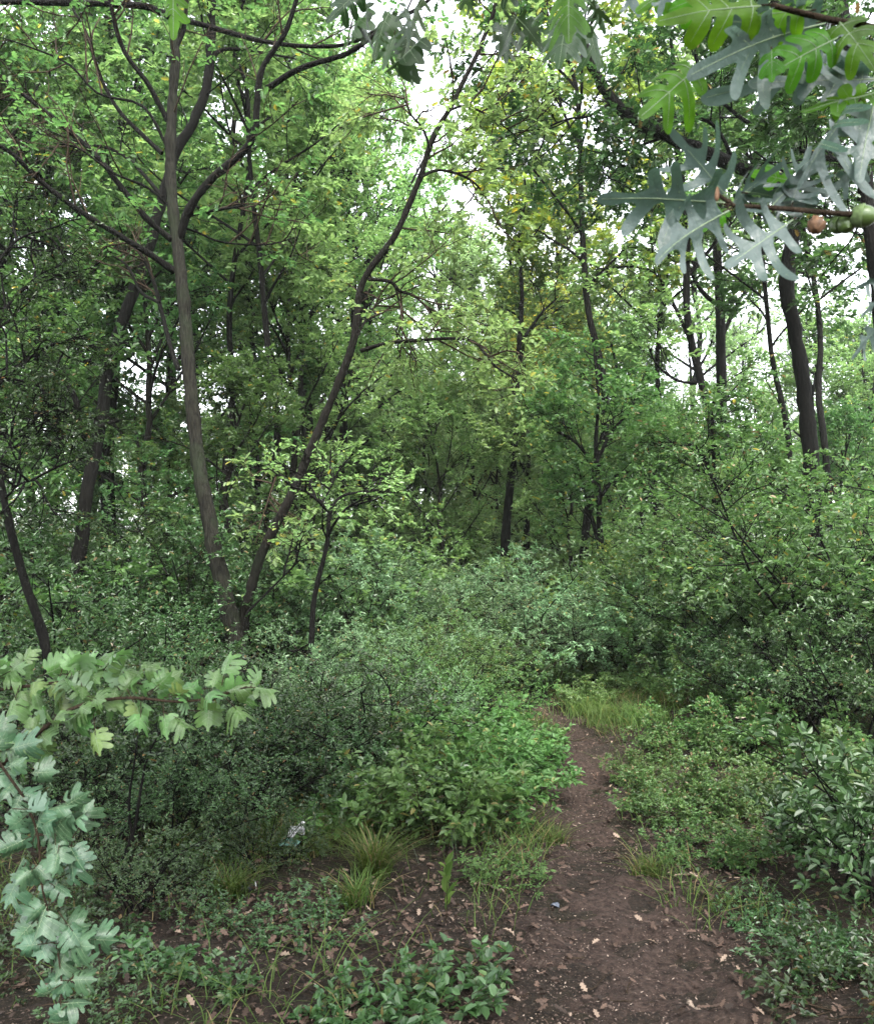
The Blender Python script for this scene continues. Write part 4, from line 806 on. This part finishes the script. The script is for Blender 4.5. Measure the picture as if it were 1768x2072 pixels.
# --- oak over the camera's right: trunk off the right of the view, boughs with deeply lobed leaves and acorns reaching in
Y1 = 1.15; bx = X(2700, Y1); base = np.array([bx, Y1, float(gz(bx, Y1))])
root = empty("white_oak_tree", base, "oak reaching in at top right with large deeply lobed leaves and acorns", "oak tree")
stem("trunk", [base - [0, 0, .1], base + [.03, 0, 1], base + [-.02, .05, 2.2], base + [.05, .0, 3.6], base + [.0, .1, 5.5]], .13, .07, B_MID, root, base, 14)
k1 = stem("branch", [base + [0, 0, 1.75], P(2300, 500, 1.05), P(1980, 440, .98), P(1830, 437, .95), P(1700, 432, .95), P(1560, 420, .95), P(1480, 415, .95), P(1440, 385, .96)], .008, .0022, B_TWIG, root, base)
k2 = stem("branch", [base + [0, 0, 2.0], P(2300, 150, 1.0), P(1980, 100, .92), P(1850, 80, .9), P(1768, 55, .9), P(1680, 40, .9), P(1560, 10, .9)], .009, .003, B_TWIG, root, base)
k3 = stem("branch", [base + [0, 0, 2.1], P(2200, -150, 1.1), P(1800, -190, 1.1), P(1450, -160, 1.15), P(1200, -90, 1.25), P(1000, -50, 1.35), P(820, -40, 1.45)], .009, .003, B_TWIG, root, base)
def wl(u0, v0, u1, v1, Y, lobes, depth, W, top, dY=0., curl=.12, point=.8, fwd=.5, mat=None):
    """a leaf from its stalk (u0,v0) to its tip (u1,v1); top: how far its upper face turns to the viewer (-1 shows the underside)"""
    a = P(u0, v0, Y); b = P(u1, v1, Y + dY); d = b - a; L = float(np.linalg.norm(d)) * .9
    view = vn(a - np.array([0, 0, EYE])); side = np.cross(vn(d), view)
    nrm = -view * top + np.array([0, 0, 1.]) * (1 - abs(top)) + side * rO.uniform(-.3, .3)
    place_leaf(root, base, a, d, nrm, L, L * min(W, .9) * .38 * rO.uniform(.85, 1.1), lobes, depth, rO, mat or (L_FGT if top > 0 else L_FGSHEEN), curl=rO.uniform(-.05, .4), fold=rO.uniform(.1, .5), point=point if top < 0 else .3, fwd=fwd, N=44, Mh=5)
# bright leaves seen from above or lit through, and pale undersides painted with sky sheen
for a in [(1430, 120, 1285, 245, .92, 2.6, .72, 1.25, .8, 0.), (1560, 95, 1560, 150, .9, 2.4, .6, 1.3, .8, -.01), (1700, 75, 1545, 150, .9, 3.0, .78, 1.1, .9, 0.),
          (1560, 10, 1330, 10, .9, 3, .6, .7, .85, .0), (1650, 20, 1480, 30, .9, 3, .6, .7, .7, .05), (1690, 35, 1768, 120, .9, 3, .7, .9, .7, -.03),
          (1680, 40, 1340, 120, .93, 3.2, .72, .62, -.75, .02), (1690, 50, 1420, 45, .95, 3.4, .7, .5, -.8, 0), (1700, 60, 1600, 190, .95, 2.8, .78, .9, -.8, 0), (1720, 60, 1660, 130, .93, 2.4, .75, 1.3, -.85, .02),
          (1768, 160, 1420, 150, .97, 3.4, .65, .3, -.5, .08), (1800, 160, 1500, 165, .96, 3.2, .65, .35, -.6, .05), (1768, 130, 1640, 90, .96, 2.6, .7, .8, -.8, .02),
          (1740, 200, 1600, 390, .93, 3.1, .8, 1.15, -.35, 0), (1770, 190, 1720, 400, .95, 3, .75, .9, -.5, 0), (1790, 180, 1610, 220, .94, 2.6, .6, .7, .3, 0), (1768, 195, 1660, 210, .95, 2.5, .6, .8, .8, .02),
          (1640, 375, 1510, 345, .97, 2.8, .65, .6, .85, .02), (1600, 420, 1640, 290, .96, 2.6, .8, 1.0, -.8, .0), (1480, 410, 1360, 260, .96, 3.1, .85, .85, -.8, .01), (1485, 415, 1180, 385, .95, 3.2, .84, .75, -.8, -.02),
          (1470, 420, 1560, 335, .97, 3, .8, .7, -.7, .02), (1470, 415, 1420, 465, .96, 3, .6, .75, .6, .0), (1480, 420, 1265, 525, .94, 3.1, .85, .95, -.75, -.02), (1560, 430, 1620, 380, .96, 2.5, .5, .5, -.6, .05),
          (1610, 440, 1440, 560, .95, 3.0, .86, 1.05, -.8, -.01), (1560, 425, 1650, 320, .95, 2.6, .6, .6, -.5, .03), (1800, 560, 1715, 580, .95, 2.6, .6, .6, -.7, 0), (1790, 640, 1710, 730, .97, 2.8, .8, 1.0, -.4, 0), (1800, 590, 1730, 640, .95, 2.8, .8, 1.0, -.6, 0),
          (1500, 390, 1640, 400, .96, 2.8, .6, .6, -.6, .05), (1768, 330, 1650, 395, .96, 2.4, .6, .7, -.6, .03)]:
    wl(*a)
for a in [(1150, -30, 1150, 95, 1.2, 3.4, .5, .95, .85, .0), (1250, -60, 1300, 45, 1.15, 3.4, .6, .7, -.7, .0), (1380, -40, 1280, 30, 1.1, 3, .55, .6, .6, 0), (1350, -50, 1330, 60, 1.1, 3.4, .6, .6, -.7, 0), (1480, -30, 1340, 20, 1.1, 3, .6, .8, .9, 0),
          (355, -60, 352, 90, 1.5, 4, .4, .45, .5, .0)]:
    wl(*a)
for i in range(34):
    u0 = rO.uniform(690, 1230); v0 = rO.uniform(-90, 40) + (60 if 760 < u0 < 880 else 0); an = rO.uniform(.5, 2.6); L = rO.uniform(70, 120)
    wl(u0, v0, u0 + math.cos(an) * L, v0 + math.sin(an) * L, 1.5 + rO.uniform(-.15, .25), 3.4, .6, rO.uniform(.6, .9), rO.uniform(-.4, .5), mat=L_DARK)
# acorns and a brown gall hang from the twig
def ball(r, sx, sz, n=14, noise=0., rng=None):
    th = np.linspace(0, np.pi, n); ph = np.linspace(0, 2 * np.pi, n * 2, endpoint=False)
    k = 1 + (noise * rng.standard_normal((n, n * 2)) if noise else 0)
    V = np.stack([r * sx * k * np.sin(th)[:, None] * np.cos(ph), r * sx * k * np.sin(th)[:, None] * np.sin(ph), r * sz * k * np.cos(th)[:, None] + 0 * ph], -1)
    a = np.arange(n - 1)[:, None] * 2 * n + np.arange(2 * n)[None]; b = np.arange(n - 1)[:, None] * 2 * n + (np.arange(2 * n)[None] + 1) % (2 * n)
    return V.reshape(-1, 3), np.stack([a, b, b + 2 * n, a + 2 * n], -1).reshape(-1, 4)
M_AC = plain("acorn_green", (.06, .1, .025), .35, .15); M_CUP = plain("acorn_cup", (.07, .11, .035), .8, .4, 260); M_GALL = plain("gall_brown", (.1, .05, .022), .7, .5, 160)
def acorn(u, v, Y, r, tip):
    c = P(u, v, Y); z = vn(np.array(tip, float)); x = vn(np.cross(z, [.3, .2, .9])); y = np.cross(z, x); R = np.stack([x, y, z], 1)
    V, F = ball(r, .92, 1.12); V[V[:, 2] > 1.1 * r] *= 1.14; o = mk("acorn", V @ R.T + c - base, [F], M_AC, root, smooth=True)
    V, F = ball(r, 1.04, 1.1, 14, .02, rO); k = V[:, 2] < .05 * r; V = np.where(k[:, None], V, V * [1.0, 1.0, 0] + [0, 0, .05 * r])
    mk("cup", V @ R.T + c - base, [F], M_CUP, o, smooth=True)
acorn(1745, 437, .95, .0128, (.9, -.5, -.2)); acorn(1712, 452, .965, .0112, (-.2, -.7, -.6)); acorn(1695, 455, .985, .0105, (-.5, -.6, -.6))
V, F = ball(.009, 1, 1.05, 12, .1, rO); mk("gall", V + P(1650, 455, .95) - base, [F], M_GALL, root, smooth=True)
mk("bud", ball(.004, .8, 2.2, 8)[0] + P(1449, 392, .95) - base, [ball(.004, .8, 2.2, 8)[1]], M_GALL, root, smooth=True)
# its unseen crown overhead, limbs added left and behind to shade the foreground
shade_limbs = [np.array([base + [0, .05, 3.4 + .5 * i], base + [-1. * math.cos(i * .55 + .1), 1.0 * math.sin(i * 1.4), 5.2 + .5 * i], base + [-2.6 * math.cos(i * .5), 1.9 * math.sin(i * 1.4), 6.4 + .45 * i], base + [-4.2 * math.cos(i * .5), 2.7 * math.sin(i * 1.4), 7.2 + .4 * i]]) for i in range(6)] + [np.array([base + [0, .05, 3.6 + .25 * i], base + [-1.2, -.6 + .5 * i, 5.2], base + [-2.6, -.8 + .9 * i, 6.3], base + [-4.4, -1. + 1.2 * i, 7.0]]) for i in range(5)] + [np.array([base + [0, .05, 3.5 + .2 * i], base + [-1.3 + .35 * i, -1.2, 5.], base + [-3.4 + 1.2 * i, -2.6, 6.2], base + [-5.4 + 2.1 * i, -3.8, 7.]]) for i in range(5)]
for i, q in enumerate(shade_limbs): stem("limb", q, .045, .012, B_MID, root, base)
crown_from(shade_limbs, base, rO, [(9, 1.5, 55, .03), (5, .8, 50, 0), (4, .4, 45, 0)], .12, .64, 10, L_OAK, B_MID, root, 'oak', t0=.1)

# --- stubs, dead branch, sticks and litter on the ground
def ground_pt(u, v):
    Y = EYE * FPX / max(v - HZ, 1); 
    for _ in range(4): p = P(u, v, Y); Y += (p[2] - float(gz(p[0], Y))) / (EYE / Y)
    return np.array([P(u, v, Y)[0], Y, float(gz(P(u, v, Y)[0], Y))])
def stick(name, pts, r0, r1, mat, label, cat, lift=.01, sides=7):
    q = np.array([ground_pt(*p) + [0, 0, lift] for p in pts]); q = resample(q, 16); b = q[0].copy(); r = np.random.default_rng(len(label))
    q += r.normal(0, .004, q.shape); V, F = tubes((q - b)[None], np.linspace(r0, r1, 16)[None], sides, .1, r)
    o = mk(name, V, [F, np.array([[i for i in range(sides)][::-1]]), np.array([[i + 15 * sides for i in range(sides)]])], mat, smooth=False); o.location = b; tag(o, label, cat); return o
stick("stick", [(967, 1790), (995, 1796), (1024, 1812)], .007, .004, B_PALE, "pale bare stick lying at the path's left edge", "stick")
stick("stick", [(985, 1990), (1010, 2008), (1040, 2018), (1075, 2020)], .004, .002, B_TWIG, "thin curved root lying on the left of the path's front", "root")
stick("stick", [(1392, 2036), (1410, 2050), (1432, 2068)], .010, .004, B_PALE, "pale split piece of wood at the bottom right of the path", "stick")
stick("stick", [(1440, 1530), (1476, 1525), (1510, 1505)], .028, .014, bark_mat("weathered", (.09, .085, .085), (.2, .19, .18)), "grey weathered branch lying among the brambles", "branch", .06)
stick("stick", [(860, 1832), (900, 1826), (940, 1840)], .005, .003, B_TWIG, "brown stick lying across the litter patch", "stick")
M_CUT = plain("cut_wood", (.2, .165, .125), .8, .3, 60)
def stub(u, v, h, r_, label, lean):
    b = ground_pt(u, v); r = np.random.default_rng(int(u)); root = empty("tree_stump", b, label, "stump", "two cut stubs")
    q = np.array([[0, 0, -.05], [lean * .3, 0, h * .5], [lean, 0, h]]); q = resample(q, 9)
    V, F = tubes(q[None], (r_ * np.linspace(1.25, .9, 9))[None], 12, .06, r); mk("trunk", V, [F], B_MID, root, smooth=True)
    top = V[-12:]; c = top.mean(0) + [0, 0, .004]; Vt = np.vstack([c, top + [0, 0, .003]])
    mk("cut_face", Vt, [np.array([[0, 1 + i, 1 + (i + 1) % 12] for i in range(12)])], M_CUT, root)
stub(1507, 1535, .34, .05, "cut stub with a pale top, left one among the brambles", -.03); stub(1545, 1530, .36, .038, "thinner pointed stub right beside the other one", .04)
# crumpled paper and packaging
def crumple(name, u, v, w_, d_, h_, mat, label, cat, seed, parent=None, off=(0, 0, 0), n=16, rz=0.):
    r = np.random.default_rng(seed); s = np.linspace(-1, 1, n); A, B = np.meshgrid(s, s)
    Z = h_ * (1 - .55 * (A ** 2 + B ** 2)) + h_ * .4 * noise2(A * 2.6, B * 2.6, seed) + h_ * .015 * r.standard_normal(A.shape)
    x = A * w_ * (1 + .15 * noise2(B * 3, A, seed + 1)); y = B * d_ * (1 + .15 * noise2(A * 3, B, seed + 2))
    V = np.stack([x * math.cos(rz) - y * math.sin(rz), x * math.sin(rz) + y * math.cos(rz), np.maximum(Z, -.01)], -1).reshape(-1, 3) + np.array(off)
    a = np.arange(n - 1)[:, None] * n + np.arange(n - 1)[None]; F = np.stack([a, a + 1, a + 1 + n, a + n], -1).reshape(-1, 4)
    o = mk(name, V, [F], mat, parent, smooth=True)
    m = o.modifiers.new("thickness", 'SOLIDIFY'); m.thickness = .0015
    if not parent: o.location = ground_pt(u, v) + [0, 0, .01]; tag(o, label, cat)
    return o
W_P = plain("white_paper", (.34, .34, .35), .7, .06); T_P = plain("green_plastic", (.03, .075, .055), .35, .5, 25); D_P = plain("dark_plastic", (.008, .008, .009), .75, .4); B_P = plain("blue_wrapper", (.022, .03, .045), .35, .6, 40)
b = ground_pt(600, 1728); root = empty("crumpled_wrapper", b + [0, -.06, .055], "crumpled white and green paper wrapper lying in the grass at the left", "wrapper")
crumple("white_end", 0, 0, .042, .035, .045, W_P, None, None, 3, root, (.0, .06, .05)); crumple("green_end", 0, 0, .045, .04, .026, T_P, None, None, 4, root, (-.02, -.03, .02))
b = ground_pt(500, 1810); root = empty("discarded_cup", b, "dark crushed cup with a white rim lying on its side in the litter", "cup")
t = np.linspace(0, 1, 9); cx = np.stack([-.09 + .115 * t, -.02 + .06 * t, .026 + .008 * t], 1)
V, F = tubes(cx[None], (np.linspace(.016, .026, 9) * (1 + .16 * np.sin(np.arange(9) * 2.3)))[None], 20, .09, np.random.default_rng(2)); V[:, 2] = .012 + (V[:, 2] - .012) * .72; c_ = mk("cup_body", V, [F, np.arange(20)[None, ::-1]], D_P, root, smooth=True); c_.modifiers.new("thickness", 'SOLIDIFY').thickness = .002
th = np.linspace(0, 2 * np.pi, 25); ring = np.stack([.026 - .45 * .03 * np.cos(th), .04 + .87 * .03 * np.cos(th), .03 + .02 * np.sin(th)], 1); V, F = tubes(ring[None], np.full((1, 25), .0035), 7); mk("rim", V, [F], W_P, root, smooth=True)
crumple("blue_scrap", 1123, 1836, .02, .016, .01, B_P, "tiny crumpled blue scrap of wrapper on the path", "wrapper", 8)
# orange dead leaf caught by the sapling; upright yellow-green seedling in the litter patch
rO = np.random.default_rng(5)
b = ground_pt(902, 1872); root = empty("seedling", b, "upright yellow-green seedling standing in the bare litter patch", "seedling")
stem("stem", [b - [0, 0, .02], b + [.005, 0, .12], b + [.0, 0, .26]], .003, .0015, B_TWIG, root, b, 5)
mbs = MB()
qs = resample(np.array([b + [0, 0, .05], b + [.005, 0, .15], b + [0, 0, .27]]), 8)
V, F, t_ = leaves(qs[None] - b, 11, .075, .4, rO, 'oval', ang=25, jit=.6, s0=.0); mbs.add(V, F, t_)
mbs.build("foliage", [L_GRASS], root)

# ------------------------------------------------------------------ the air of the wood
hv = np.array([(x, y, z) for z in (-1.3, 27.) for y in (-45., 225.) for x in (-155., 155.)])
hm, n, l, b, out = nmat("haze"); n.remove(b)
pv = n.new("ShaderNodeVolumePrincipled"); pv.inputs["Color"].default_value = (.86, .93, .86, 1); pv.inputs["Density"].default_value = HAZE; pv.inputs["Anisotropy"].default_value = .2
l.new(pv.outputs[0], out.inputs["Volume"])
hz = mk("haze", hv, [np.array([[0, 2, 3, 1], [4, 5, 7, 6], [0, 1, 5, 4], [2, 6, 7, 3], [0, 4, 6, 2], [1, 3, 7, 5]])], hm); tag(hz, kind="stuff")
